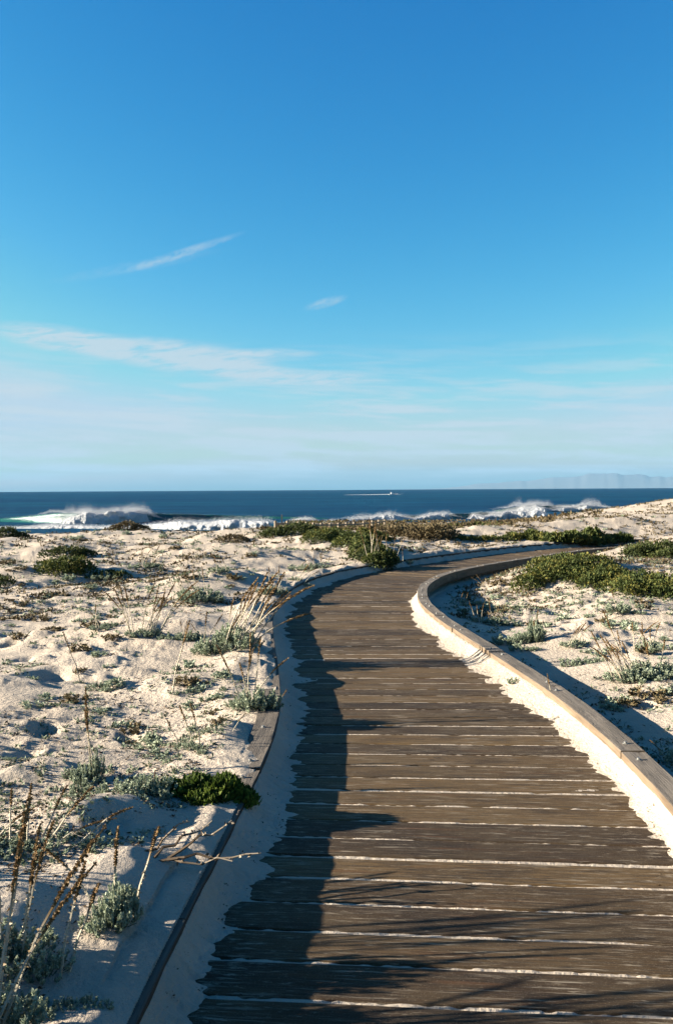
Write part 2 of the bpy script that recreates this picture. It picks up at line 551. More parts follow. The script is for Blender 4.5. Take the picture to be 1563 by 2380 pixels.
def mat_plank():
    M = Mat('deck_wood')
    tcn = M.node('ShaderNodeTexCoord')
    oi = M.node('ShaderNodeObjectInfo')
    rnd = oi.outputs['Random']
    off = M.node('ShaderNodeCombineXYZ', {0: M.math('MULTIPLY', rnd, 37.0), 1: M.math('MULTIPLY', rnd, 91.0)})
    v = M.node('ShaderNodeVectorMath', {0: tcn.outputs['Object'], 1: off.outputs[0]}, operation='ADD').outputs[0]
    grain = M.noise(M.scaled(v, (1.4, 30, 30)), 3.2, 6, 0.65, 0.5)
    fine = M.noise(M.scaled(v, (3, 160, 60)), 2.0, 4, 0.7, 0.2)
    blot = M.noise(M.scaled(v, (1.6, 3.5, 3)), 1.1, 4, 0.6)
    pat0 = M.noise(M.scaled(v, (1.0, 2.0, 2)), 1.3, 2, 0.5)
    c1 = M.mix(M.map(rnd, 0.15, 0.9), (0.028, 0.0145, 0.0052), (0.112, 0.068, 0.0255))
    c2 = M.mix(M.map(rnd, 0.15, 0.9), (0.015, 0.0085, 0.004), (0.040, 0.025, 0.011))
    c = M.mix(M.map(grain, 0.42, 0.60), c1, c2)
    c = M.mix(M.map(blot, 0.45, 0.72, 0, 0.5), c, (0.090, 0.062, 0.031))
    c = M.mix(M.map(blot, 0.47, 0.30, 0, 0.75), c, (0.015, 0.009, 0.005))
    c = M.mix(M.map(fine, 0.52, 0.72, 0, 0.55), c, (0.145, 0.108, 0.064))
    crk = M.noise(M.scaled(v, (0.9, 26, 9)), 1.7, 3, 0.5, 0.2)
    ck = M.math('MULTIPLY', M.map(M.math('ABSOLUTE', M.math('SUBTRACT', crk, 0.5)), 0.006, 0.0), M.map(pat0, 0.5, 0.6))
    c = M.mix(M.math('MULTIPLY', ck, 0.85), c, (0.006, 0.004, 0.003))
    kn = M.node('ShaderNodeTexVoronoi', {'Vector': M.scaled(v, (1.6, 4.2, 1)), 'Scale': 1.6})
    c = M.mix(M.map(kn.outputs['Distance'], 0.085, 0.04, 0, 0.8), c, (0.012, 0.007, 0.004))
    rd = M.noise(M.scaled(v, (0.7, 9, 3)), 2.1, 3, 0.5)
    c = M.mix(M.map(rd, 0.60, 0.72, 0, 0.5), c, (0.085, 0.036, 0.011))
    # loose pale sand caught in the grain
    g2 = M.noise(M.scaled(v, (2.2, 46, 20)), 1.9, 5, 0.75, 0.3)
    pat = M.noise(M.scaled(v, (1.1, 1.6, 1)), 1.7, 3, 0.6)
    sxyz = M.node('ShaderNodeSeparateXYZ', {0: tcn.outputs['Object']})
    edge = M.map(M.math('ABSOLUTE', sxyz.outputs[0]), 0.45, 0.95)
    dust = M.math('ADD', M.noise(M.scaled(v, (3.5, 16, 8)), 3.0, 6, 0.75), M.math('MULTIPLY', edge, 0.10))
    sd = M.math('MULTIPLY', M.map(g2, 0.56, 0.62), M.map(pat, 0.36, 0.58))
    sd = M.math('MAXIMUM', sd, M.map(dust, 0.60, 0.72))
    c = M.mix(M.math('MULTIPLY', sd, 0.65), c, (0.33, 0.285, 0.22))
    sp = M.noise(v, 260, 2, 0.6)
    c = M.mix(M.map(sp, 0.60, 0.74, 0, 0.65), c, (0.22, 0.18, 0.13))
    M.set(M.b.inputs['Base Color'], c)
    M.b.inputs['Roughness'].default_value = 0.82
    M.b.inputs['Specular IOR Level'].default_value = 0.2
    h = M.math('ADD', grain, M.math('MULTIPLY', fine, 0.5))
    M.bump(h, 0.8, 0.006)
    return M.m


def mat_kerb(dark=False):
    M = Mat('shaded_beam_wood' if dark else 'weathered_beam_wood')
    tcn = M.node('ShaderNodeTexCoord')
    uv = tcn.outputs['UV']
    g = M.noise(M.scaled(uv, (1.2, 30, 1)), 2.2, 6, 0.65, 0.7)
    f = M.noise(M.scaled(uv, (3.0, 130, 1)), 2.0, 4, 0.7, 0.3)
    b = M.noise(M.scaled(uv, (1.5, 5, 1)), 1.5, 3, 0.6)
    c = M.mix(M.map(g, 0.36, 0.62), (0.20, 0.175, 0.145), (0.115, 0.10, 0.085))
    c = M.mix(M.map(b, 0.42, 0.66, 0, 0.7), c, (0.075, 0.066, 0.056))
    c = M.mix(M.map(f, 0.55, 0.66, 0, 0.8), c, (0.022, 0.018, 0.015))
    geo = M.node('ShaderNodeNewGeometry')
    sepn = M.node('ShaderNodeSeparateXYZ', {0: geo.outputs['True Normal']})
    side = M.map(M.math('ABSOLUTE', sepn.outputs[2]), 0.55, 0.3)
    if dark:  # left kerb copy: the shade on it is painted into the wood colour
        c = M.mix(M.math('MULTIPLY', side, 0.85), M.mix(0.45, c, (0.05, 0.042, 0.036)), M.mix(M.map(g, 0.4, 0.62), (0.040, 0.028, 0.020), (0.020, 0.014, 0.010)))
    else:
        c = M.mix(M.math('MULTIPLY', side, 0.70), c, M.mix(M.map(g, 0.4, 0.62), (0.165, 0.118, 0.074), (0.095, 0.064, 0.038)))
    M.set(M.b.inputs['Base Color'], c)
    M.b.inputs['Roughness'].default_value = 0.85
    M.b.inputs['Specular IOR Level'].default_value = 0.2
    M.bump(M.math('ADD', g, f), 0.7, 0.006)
    return M.m


def mat_simple(name, c, rough=0.8, metal=0.0, var=0.0, spec=0.3):
    M = Mat(name)
    if var:
        geo = M.node('ShaderNodeNewGeometry')
        n = M.noise(geo.outputs['Position'], 18, 4, 0.6)
        col = M.mix(M.map(n, 0.35, 0.65), tuple(v * (1 - var) for v in c), tuple(min(v * (1 + var), 1) for v in c))
        M.set(M.b.inputs['Base Color'], col)
    else:
        M.b.inputs['Base Color'].default_value = (*c, 1)
    M.b.inputs['Roughness'].default_value = rough
    M.b.inputs['Metallic'].default_value = metal
    M.b.inputs['Specular IOR Level'].default_value = spec
    return M.m


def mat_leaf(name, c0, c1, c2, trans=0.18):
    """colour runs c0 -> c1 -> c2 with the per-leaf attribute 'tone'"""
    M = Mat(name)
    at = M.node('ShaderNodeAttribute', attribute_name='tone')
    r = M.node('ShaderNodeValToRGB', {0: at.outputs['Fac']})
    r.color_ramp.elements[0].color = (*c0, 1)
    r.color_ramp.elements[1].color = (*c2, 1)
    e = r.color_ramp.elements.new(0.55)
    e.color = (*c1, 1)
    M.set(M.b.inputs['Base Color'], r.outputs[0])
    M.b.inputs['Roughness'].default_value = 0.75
    M.b.inputs['Specular IOR Level'].default_value = 0.2
    tr = M.node('ShaderNodeBsdfTranslucent')
    M.l.new(r.outputs[0], tr.inputs[0])
    mx = M.node('ShaderNodeMixShader', {0: trans})
    M.l.new(M.b.outputs[0], mx.inputs[1])
    M.l.new(tr.outputs[0], mx.inputs[2])
    out = M.n['Material Output']
    M.l.new(mx.outputs[0], out.inputs[0])
    return M.m


def mat_sea():
    M = Mat('sea_water')
    geo = M.node('ShaderNodeNewGeometry')
    P = geo.outputs['Position']
    n1 = M.noise(M.scaled(P, (0.010, 0.045, 1)), 1.0, 4, 0.65)
    n1b = M.noise(M.scaled(P, (0.0016, 0.007, 1)), 1.0, 3, 0.6)
    n2 = M.noise(M.scaled(P, (0.05, 0.16, 1)), 1.0, 4, 0.65)
    c = M.mix(M.map(n1, 0.36, 0.64), (0.0026, 0.031, 0.072), (0.0065, 0.068, 0.132))
    c = M.mix(M.map(n2, 0.44, 0.66, 0, 0.6), c, (0.008, 0.080, 0.142))
    c = M.mix(M.map(n1b, 0.42, 0.62, 0, 0.5), c, (0.003, 0.028, 0.088))
    df = M.node('ShaderNodeBsdfDiffuse', {0: c})
    gl = M.node('ShaderNodeBsdfGlossy', {'Color': (0.9, 0.95, 1.0, 1), 'Roughness': 0.28})
    h = M.math('ADD', M.math('MULTIPLY', M.noise(M.scaled(P, (0.12, 0.35, 1)), 1.0, 6, 0.6), 1.0),
               M.math('MULTIPLY', M.noise(M.scaled(P, (0.7, 1.6, 1)), 1.0, 4, 0.6), 0.22))
    b = M.node('ShaderNodeBump', {'Height': h, 'Strength': 1.0, 'Distance': 3.0})
    M.l.new(b.outputs[0], df.inputs['Normal'])
    M.l.new(b.outputs[0], gl.inputs['Normal'])
    mx = M.node('ShaderNodeMixShader', {0: 0.05})
    M.l.new(df.outputs[0], mx.inputs[1])
    M.l.new(gl.outputs[0], mx.inputs[2])
    M.l.new(mx.outputs[0], M.n['Material Output'].inputs[0])
    return M.m


def mat_foam():
    M = Mat('sea_foam')
    M.b.inputs['Base Color'].default_value = (0.40, 0.42, 0.44, 1)
    M.b.inputs['Roughness'].default_value = 0.9
    M.b.inputs['Specular IOR Level'].default_value = 0.1
    geo = M.node('ShaderNodeNewGeometry')
    M.bump(M.noise(geo.outputs['Position'], 1.1, 6, 0.7), 1.0, 0.9)
    return M.m


def mat_mist():
    M = Mat('sea_spray')
    M.b.inputs['Base Color'].default_value = (0.42, 0.44, 0.47, 1)
    M.b.inputs['Roughness'].default_value = 1.0
    M.b.inputs['Specular IOR Level'].default_value = 0.0
    tr = M.node('ShaderNodeBsdfTranslucent')
    tr.inputs[0].default_value = (0.42, 0.44, 0.47, 1)
    mx = M.node('ShaderNodeMixShader', {0: 0.45})
    M.l.new(M.b.outputs[0], mx.inputs[1])
    M.l.new(tr.outputs[0], mx.inputs[2])
    M.l.new(mx.outputs[0], M.n['Material Output'].inputs[0])
    return M.m


def mat_wave():
    M = Mat('wave_water')
    geo = M.node('ShaderNodeNewGeometry')
    P = geo.outputs['Position']
    n = M.noise(M.scaled(P, (0.25, 0.5, 0.8)), 1.0, 4, 0.6)
    c = M.mix(M.map(n, 0.35, 0.65), (0.006, 0.052, 0.054), (0.014, 0.092, 0.088))
    df = M.node('ShaderNodeBsdfDiffuse', {0: c})
    gl = M.node('ShaderNodeBsdfGlossy', {'Color': (0.9, 0.95, 1.0, 1), 'Roughness': 0.35})
    b = M.node('ShaderNodeBump', {'Height': M.noise(M.scaled(P, (0.8, 1.2, 2.5)), 1.0, 5, 0.65), 'Strength': 0.6, 'Distance': 0.25})
    M.l.new(b.outputs[0], df.inputs['Normal'])
    M.l.new(b.outputs[0], gl.inputs['Normal'])
    mx = M.node('ShaderNodeMixShader', {0: 0.03})
    M.l.new(df.outputs[0], mx.inputs[1])
    M.l.new(gl.outputs[0], mx.inputs[2])
    M.l.new(mx.outputs[0], M.n['Material Output'].inputs[0])
    return M.m


SAND = mat_sand()
WOOD = mat_plank()
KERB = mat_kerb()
KERB_SHADED = mat_kerb(True)
STEEL = mat_simple('galvanised_steel', (0.22, 0.22, 0.21), 0.55, 0.6, 0.2, 0.5)
SILVER = mat_leaf('silver_leaf', (0.055, 0.07, 0.035), (0.20, 0.245, 0.17), (0.37, 0.42, 0.31))
GREEN = mat_leaf('shrub_leaf', (0.0252, 0.0396, 0.0101), (0.0612, 0.0828, 0.0202), (0.1728, 0.1512, 0.0324))
DARKG = mat_leaf('dark_shrub_leaf', (0.0165, 0.0263, 0.0090), (0.0413, 0.0585, 0.0150), (0.0900, 0.0975, 0.0263))
LIME = mat_leaf('bright_green_leaf', (0.0245, 0.0385, 0.0084), (0.0595, 0.0980, 0.0154), (0.1750, 0.2100, 0.0315), 0.3)
DRY = mat_leaf('dry_brown_scrub', (0.0434, 0.0310, 0.0155), (0.0930, 0.0713, 0.0341), (0.1860, 0.1488, 0.0806), 0.1)
STALK = mat_leaf('dry_flower_stalk', (0.085, 0.045, 0.017), (0.20, 0.125, 0.05), (0.42, 0.39, 0.31), 0.08)
TWIG = mat_leaf('bare_twig', (0.0360, 0.0240, 0.0150), (0.0960, 0.0660, 0.0390), (0.2520, 0.2160, 0.1680), 0.0)
SEA = mat_sea()
FOAM = mat_foam()
MIST = mat_mist()
WAVE = mat_wave()
POSTW = mat_simple('fence_wood', (0.20, 0.165, 0.125), 0.9, 0, 0.35)
WHITEP = mat_simple('white_paint', (0.78, 0.77, 0.74), 0.5, 0, 0.04)
HULLW = mat_simple('boat_paint', (0.80, 0.80, 0.80), 0.35, 0, 0.0, 0.5)
GLASSD = mat_simple('boat_glass', (0.02, 0.03, 0.04), 0.1, 0, 0.0, 0.6)
HILL = mat_simple('far_hill', (0.12, 0.13, 0.14), 0.95, 0, 0.2, 0.1)

# reflectances for this exposure (the picture is exposed for raking winter light)
ALB = 0.80
for m_ in bpy.data.materials:
    if not m_.use_nodes or m_.name in ('sea_foam', 'sea_spray'):
        continue
    for nd in m_.node_tree.nodes:
        socks = []
        if nd.bl_idname == 'ShaderNodeMix':
            socks = [nd.inputs[6], nd.inputs[7]]
        elif nd.bl_idname == 'ShaderNodeBsdfPrincipled':
            socks = [nd.inputs['Base Color']]
        elif nd.bl_idname == 'ShaderNodeValToRGB':
            for e_ in nd.color_ramp.elements:
                e_.color = (*[v * ALB for v in e_.color[:3]], 1)
        for q_ in socks:
            if not q_.is_linked:
                q_.default_value = (*[v * ALB for v in q_.default_value[:3]], 1)

# ------------------------------------------------------------------ dune ground, one sheet
az_in = np.radians(np.linspace(-22.5, 22.5, 700))
az_l = np.radians(np.concatenate([np.linspace(-180, -80, 26)[:-1], np.linspace(-80, -22.5, 190)[:-1]]))
az_r = np.radians(np.concatenate([np.linspace(22.5, 50, 60)[1:], np.linspace(50, 180, 34)[1:]]))
AZ = np.concatenate([az_l, az_in, az_r])
rr = 1.0 / np.linspace(1 / 2.0, 1 / 150.0, 560)
RR = np.concatenate([np.linspace(0.02, 1.97, 12), rr, [190, 260, 400]])
RR = np.unique(np.concatenate([RR, 1.0 / np.linspace(1 / 12.0, 1 / 60.0, 120)]))
A, R = np.meshgrid(AZ, RR)
GX, GY = (R * np.sin(A)).ravel(), (R * np.cos(A)).ravel()
GZ = terrain(GX, GY)
na, nr = len(AZ), len(RR)
idx = np.arange(na * nr).reshape(nr, na)
F = np.stack([idx[:-1, :-1], idx[:-1, 1:], idx[1:, 1:], idx[1:, :-1]], -1).reshape(-1, 4)
F = F[:, ::-1]
link('dune_ground', new_mesh('dune_ground', np.stack([GX, GY, GZ], -1), F, SAND, smooth=True), kind='structure',
     label='pale rippled dune sand with drifts spilling over the boardwalk edges')


def T(x, y):
    return float(terrain(np.array([x]), np.array([y]))[0])


RK = np.concatenate([np.arange(1.6, 12, 0.02), np.arange(12, 40, 0.06), np.arange(40, 140, 0.3)])


def hit(px, py):
    """where the line of sight through a point of the photograph meets the dunes"""
    v = ray(px, py)
    h = math.hypot(v.x, v.y)
    x, y = v.x / h * RK, v.y / h * RK
    zz = EYE + v.z / h * RK
    tz = terrain(x, y)
    m = np.nonzero(zz <= tz)[0]
    i = m[0] if len(m) else len(RK) - 1
    return float(x[i]), float(y[i]), float(tz[i])


# ------------------------------------------------------------------ the boardwalk
walk = link('boardwalk', None, loc=(0, 0, 0), kind='structure', label='brown plank boardwalk curving right through the dunes between timber kerbs')


def at_s(s):
    return np.interp(s, SS, PX), np.interp(s, SS, PY)


def plank_heading(s):
    d = s - S0
    return math.radians(float(np.interp(d, [-9, 0, 3.6, 5.4, 9, 10.8, 11.8, 13.2, 14.6, 16, 17.5, 19, 20.7, 22.4, 24, 26, 28, 31],
                                        [4, 5, 5, 2.6, 1.2, 3, 6, 15, 26, 35, 38, 38, 43, 54, 64, 72, 80, 92])))


def plank_mesh(L0, L1, w0, w1, th, rg):
    """box whose far edge has half-lengths L1 and near edge L0, slightly worn and cupped"""
    n = 6
    V = []
    for i in range(n + 1):
        f = i / n * 2 - 1
        wob = rg.normal(0, 0.0016, 4)
        x0, x1 = f * L0, f * L1
        V += [(x0, -w0 + wob[0], -th), (x0, -w0 + wob[1], -0.004), (x0, -w0 + 0.005 + wob[1], 0.0 + rg.normal(0, .0006)),
              (x1, w1 - 0.005 + wob[2], 0.0 + rg.normal(0, .0006)), (x1, w1 + wob[2], -0.004), (x1, w1 + wob[3], -th)]
    Fq = []
    for i in range(n):
        a, b = i * 6, (i + 1) * 6
        for j in range(5):
            Fq.append((a + j, b + j, b + j + 1, a + j + 1))
    Fq.append((0, 1, 4, 5))
    Fq.append((1, 2, 3, 4))
    e = n * 6
    Fq.append((e + 5, e + 4, e + 1, e))
    Fq.append((e + 4, e + 3, e + 2, e + 1))
    return new_mesh('plank', V, Fq, WOOD)


rg = np.random.default_rng(5)
pitch = 0.205
s_near = S0 - 2.6
lines = [s_near]
while lines[-1] < LEN - 0.6:
    lines.append(lines[-1] + pitch + rg.normal(0, 0.004))
for i in range(len(lines) - 1):
    sa, sb = lines[i], lines[i + 1]
    x0, y0 = at_s(sa)
    x1, y1 = at_s(sb)
    ha, hb = plank_heading(sa), plank_heading(sb)
    W = float(width(sa)) / 2 + 0.10
    # across-direction of a boundary line
    da = np.array([math.cos(ha), -math.sin(ha)])
    db = np.array([math.cos(hb), -math.sin(hb)])
    tan = np.array([TX[int(sa / DS)], TY[int(sa / DS)]])
    sk = 1.0 / max(0.5, abs(np.dot(da, [tan[1], -tan[0]])))
    W *= sk
    gap = float(np.clip(rg.gamma(5.0, 0.0025), 0.007, 0.020))
    h = (ha + hb) / 2
    cen = np.array([(x0 + x1) / 2, (y0 + y1) / 2])
    ex = np.array([math.cos(h), -math.sin(h)])
    ey = np.array([math.sin(h), math.cos(h)])

    def loc(p):
        d = p - cen
        return float(d @ ex), float(d @ ey)
    pa = np.array([x0, y0])
    pb = np.array([x1, y1])
    A0, A1 = loc(pa - da * W), loc(pa + da * W)
    B0, B1 = loc(pb - db * W), loc(pb + db * W)
    n = 6
    V = []
    dz = float(np.clip(rg.normal(0.0010, 0.0016), -0.0008, 0.004))
    for k in range(n + 1):
        f = k / n
        ax_, ay_ = A0[0] + (A1[0] - A0[0]) * f, A0[1] + (A1[1] - A0[1]) * f + gap / 2
        bx_, by_ = B0[0] + (B1[0] - B0[0]) * f, B0[1] + (B1[1] - B0[1]) * f - gap / 2
        if by_ < ay_ + 0.02:
            by_ = ay_ + 0.02
        w = rg.normal(0, 0.0018, 4)
        V += [(ax_, ay_ + w[0], -0.045), (ax_, ay_ + w[1], -0.005), (ax_, ay_ + 0.006 + w[1], dz),
              (bx_, by_ - 0.006 + w[2], dz), (bx_, by_ + w[2], -0.005), (bx_, by_ + w[3], -0.045)]
    Fq = []
    for k in range(n):
        a, b = k * 6, (k + 1) * 6
        for j in range(5):
            Fq.append((a + j, b + j, b + j + 1, a + j + 1))
    e = n * 6
    Fq += [(0, 1, 4, 5), (1, 2, 3, 4), (e + 5, e + 4, e + 1, e), (e + 4, e + 3, e + 2, e + 1)]
    link('plank', new_mesh('plank', V, Fq, WOOD), walk, (cen[0], cen[1], 0), (0, 0, -h))

# kerb beams and their bolts


def bolt_mesh():
    V, Fq = [], []
    for r, z0, z1, n in ((0.016, 0.0, 0.003, 8), (0.009, 0.003, 0.012, 8)):
        b = len(V)
        for k in range(n):
            a = 2 * math.pi * k / n
            V += [(r * math.cos(a), r * math.sin(a), z0), (r * math.cos(a), r * math.sin(a), z1)]
        V.append((0, 0, z1))
        c = len(V) - 1
        for k in range(n):
            k2 = (k + 1) % n
            Fq.append((b + 2 * k, b + 2 * k2, b + 2 * k2 + 1, b + 2 * k + 1))
            Fq.append((b + 2 * k + 1, b + 2 * k2 + 1, c, c))
    return V, Fq


def tri_mesh(name, V, Fq, mat, smooth=False, col=None):
    me = bpy.data.meshes.new(name)
    me.from_pydata([tuple(v) for v in V], [], [tuple(dict.fromkeys(f)) for f in Fq])
    me.materials.append(mat)
    if col is not None:
        a = me.attributes.new('tone', 'FLOAT', 'POINT')
        a.data.foreach_set('value', np.asarray(col, np.float32))
    if smooth:
        me.polygons.foreach_set('use_smooth', np.full(len(me.polygons), True))
    me.update()
    return me


BOLT = tri_mesh('bolt', *bolt_mesh(), STEEL)


def kerb_point(s, side, off):
    x, y = at_s(s)
    i = min(int(round(s / DS)), len(TX) - 1)
    nx, ny = TY[i], -TX[i]
    d = side * (float(width(s)) / 2 + off)
    return np.array([x + nx * d, y + ny * d]), np.array([TX[i], TY[i]])


def kerb_beam(s0, s1, side, bolts, rg):
    n = max(2, int((s1 - s0) / 0.22))
    mids = kerb_point((s0 + s1) / 2, side, KERB_W / 2)[0]
    V, UV = [], []
    prof = [(-.5, -0.06), (-.5, .985), (-.47, 1.0), (-.2, 1.0), (.2, 1.0), (.47, 1.0), (.5, .985), (.5, -0.06)]
    lat = rg.normal(0, 0.002)
    dz = rg.normal(0, 0.003)
    u0 = rg.uniform(0, 50)
    for i in range(n + 1):
        s = s0 + 0.003 + (s1 - s0 - 0.006) * i / n
        p, t = kerb_point(s, side, KERB_W / 2 + lat)
        nn = np.array([t[1], -t[0]])
        for j, (a, b) in enumerate(prof):
            w = rg.normal(0, 0.0012)
            q = p + nn * (a * KERB_W + (w if j not in (0, 7) else 0)) - mids
            V.append((q[0], q[1], b * KERB_H + dz + (rg.normal(0, .001) if 1 < j < 6 else 0)))
            UV.append((u0 + s, j * 0.045))
    m = len(prof)
    Fq = []
    for i in range(n):
        for j in range(m - 1):
            a = i * m + j
            Fq.append((a, a + 1, a + m + 1, a + m))
    e = n * m
    for b0, fl in ((0, 1), (e, 0)):
        for f in ((b0 + 7, b0 + 6, b0 + 1, b0), (b0 + 6, b0 + 5, b0 + 2, b0 + 1), (b0 + 5, b0 + 4, b0 + 3, b0 + 2)):
            Fq.append(f if fl else f[::-1])
    o = link('kerb_beam', new_mesh('kerb_beam', V, Fq, KERB if side > 0 else KERB_SHADED, uv=UV), walk, (mids[0], mids[1], 0))
    for bs in bolts:
        p, t = kerb_point(bs, side, KERB_W / 2 + rg.normal(0, 0.012))
        link('bolt', BOLT, o, (p[0] - mids[0], p[1] - mids[1], KERB_H + dz - 0.001), (0, 0, rg.uniform(0, 3)))


rg = np.random.default_rng(9)
for side, joints in ((1, [-2.4, -0.3, 1.7, 3.1, 4.62, 6.05, 7.35, 8.65, 9.55, 10.45, 11.35, 12.2, 13.1, 14.1, 15.3, 16.7, 18.2, 19.8, 21.4, 23.0, 24.8, 26.6, 28.4, 30.2]),
                     (-1, [-2.4, -0.6, 1.2, 2.75, 4.3, 5.9, 7.3, 8.6, 9.9, 11.2, 12.4, 13.5, 14.8, 16.2, 17.8, 19.4, 21.0, 22.8, 24.6, 26.4, 28.4, 30.4])):
    for a, b in zip(joints[:-1], joints[1:]):
        sa, sb = S0 + a, min(S0 + b, LEN - 0.7)
        if sa < LEN - 1:
            L = sb - sa
            kerb_beam(sa, sb, side, [sa + 0.13, sb - 0.13] if L < 1.5 else [sa + 0.13, (sa + sb) / 2, sb - 0.13], rg)

# ------------------------------------------------------------------ plants
def rot_frames(d, rg):
    """orthonormal frames around unit directions d (n,3)"""
    r = rg.normal(size=d.shape)
    s = np.cross(d, r)
    s /= np.linalg.norm(s, axis=1)[:, None] + 1e-9
    return s, np.cross(s, d)


def leaves(P, D, L, Wd, tone, rg, mat, name='foliage', extra=None):
    """each leaf: a folded rhomb of two triangles starting at P, pointing along D"""
    n = len(P)
    S, U = rot_frames(D, rg)
    L = np.asarray(L)[:, None]
    Wd = np.asarray(Wd)[:, None]
    base = P
    tip = P + D * L
    mid = P + D * L * 0.5
    l = mid + S * Wd + U * Wd * 0.4
    r = mid - S * Wd + U * Wd * 0.4
    V = np.stack([base, l, tip, r], 1).reshape(-1, 3)
    i = np.arange(n)[:, None] * 4
    F1 = i + np.array([[0, 1, 2]])
    F2 = i + np.array([[0, 2, 3]])
    Fq = np.concatenate([F1, F2])
    col = np.repeat(tone, 4)
    return V, Fq, col


def tube(pts, radii, tones, n=4):
    pts = np.asarray(pts, float)
    V, Fq, C = [], [], []
    for i, p in enumerate(pts):
        d = pts[min(i + 1, len(pts) - 1)] - pts[max(i - 1, 0)]
        d = d / (np.linalg.norm(d) + 1e-9)
        a = np.cross(d, [0.3, 1, 0.1])
        a /= np.linalg.norm(a) + 1e-9
        b = np.cross(d, a)
        for k in range(n):
            t = 2 * math.pi * k / n
            V.append(p + (a * math.cos(t) + b * math.sin(t)) * radii[i])
            C.append(tones[i])
    for i in range(len(pts) - 1):
        for k in range(n):
            k2 = (k + 1) % n
            a, b, c, d = i * n + k, i * n + k2, (i + 1) * n + k2, (i + 1) * n + k
            Fq += [(a, b, c), (a, c, d)]
    return np.array(V), np.array(Fq), np.array(C)


def merge(parts):
    V, Fq, C, o = [], [], [], 0
    for v, f, c in parts:
        V.append(v)
        Fq.append(f + o)
        C.append(c)
        o += len(v)
    return np.concatenate(V), np.concatenate(Fq), np.concatenate(C)


def unit(v):
    return v / (np.linalg.norm(v, axis=1)[:, None] + 1e-9)


def rosette_foliage(rg, nstem, spread, height, nleaf, leaf, droop=0.2, woody=True):
    """leafy shoots rising from a common base; unit-size clump"""
    parts = []
    for k in range(nstem):
        a = rg.uniform(0, 2 * math.pi)
        rr_ = math.sqrt(rg.uniform(0.02, 1)) * spread
        tip = np.array([math.cos(a) * rr_, math.sin(a) * rr_, height * rg.uniform(0.45, 1.0) * (1 - 0.45 * (rr_ / spread) ** 2)])
        b = np.array([math.cos(a), math.sin(a), 0]) * rr_ * 0.35
        mid = (b + tip) / 2 + np.array([math.cos(a), math.sin(a), -droop]) * rr_ * 0.2
        pts = [b - [0, 0, 0.02], mid, tip]
        parts.append(tube(pts, [leaf * .10, leaf * .08, leaf * .03], [0.1, 0.1, 0.2], 3))
        m = nleaf
        f = rg.uniform(0.25, 1.0, m) ** 0.7
        P = (1 - f[:, None]) ** 2 * pts[0] + 2 * f[:, None] * (1 - f[:, None]) * mid + f[:, None] ** 2 * tip
        D = unit(rg.normal(size=(m, 3)) * [1, 1, 0.7] + [0, 0, 0.55])
        L = leaf * rg.uniform(0.55, 1.15, m)
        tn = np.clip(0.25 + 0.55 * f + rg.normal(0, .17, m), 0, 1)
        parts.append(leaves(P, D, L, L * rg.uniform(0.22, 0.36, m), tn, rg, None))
    return merge(parts)


def stalk_geo(rg, bend=0.15, head=0.35, hr=0.027):
    """one dry stalk, 1 unit tall: pale stem, then a rough brown seed head"""
    n = 9
    a = rg.uniform(-.4, .4)
    t = np.linspace(0, 1, n)
    x = bend * t ** 2 * math.cos(a) + 0.015 * rg.normal(size=n).cumsum() * 0.5
    y = bend * t ** 2 * math.sin(a) + 0.015 * rg.normal(size=n).cumsum() * 0.5
    pts = np.stack([x, y, t], -1)
    pts[0, :2] = 0
    parts = [tube(pts, np.linspace(0.0115, 0.007, n), np.where(t > 1 - head, 0.45, 0.95), 4)]
    # seed head: knobbly whorls
    m = int(150 * head / 0.35)
    f = 1 - head * rg.uniform(0, 1, m)
    P = np.stack([np.interp(f, t, pts[:, 0]), np.interp(f, t, pts[:, 1]), f], -1)
    D = unit(rg.normal(size=(m, 3)) * [1, 1, .3] + [0, 0, .35])
    env = hr * (0.55 + 0.45 * np.sin(np.clip((f - (1 - head)) / head, 0, 1) * 2.6 + .3)) * rg.uniform(.7, 1.2, m)
    parts.append(leaves(P, D, env, env * 0.42, np.clip(rg.normal(0.42, .2, m), 0, .8), rg, None))
    # withered leaves lower on the stem
    m = 60
    f = rg.uniform(0.05, 1 - head, m)
    P = np.stack([np.interp(f, t, pts[:, 0]), np.interp(f, t, pts[:, 1]), f], -1)
    D = unit(rg.normal(size=(m, 3)) * [1, 1, .5] + [0, 0, -.1])
    parts.append(leaves(P, D, rg.uniform(.018, .045, m), rg.uniform(.004, .009, m), rg.uniform(.6, 1, m), rg, None))
    return merge(parts)


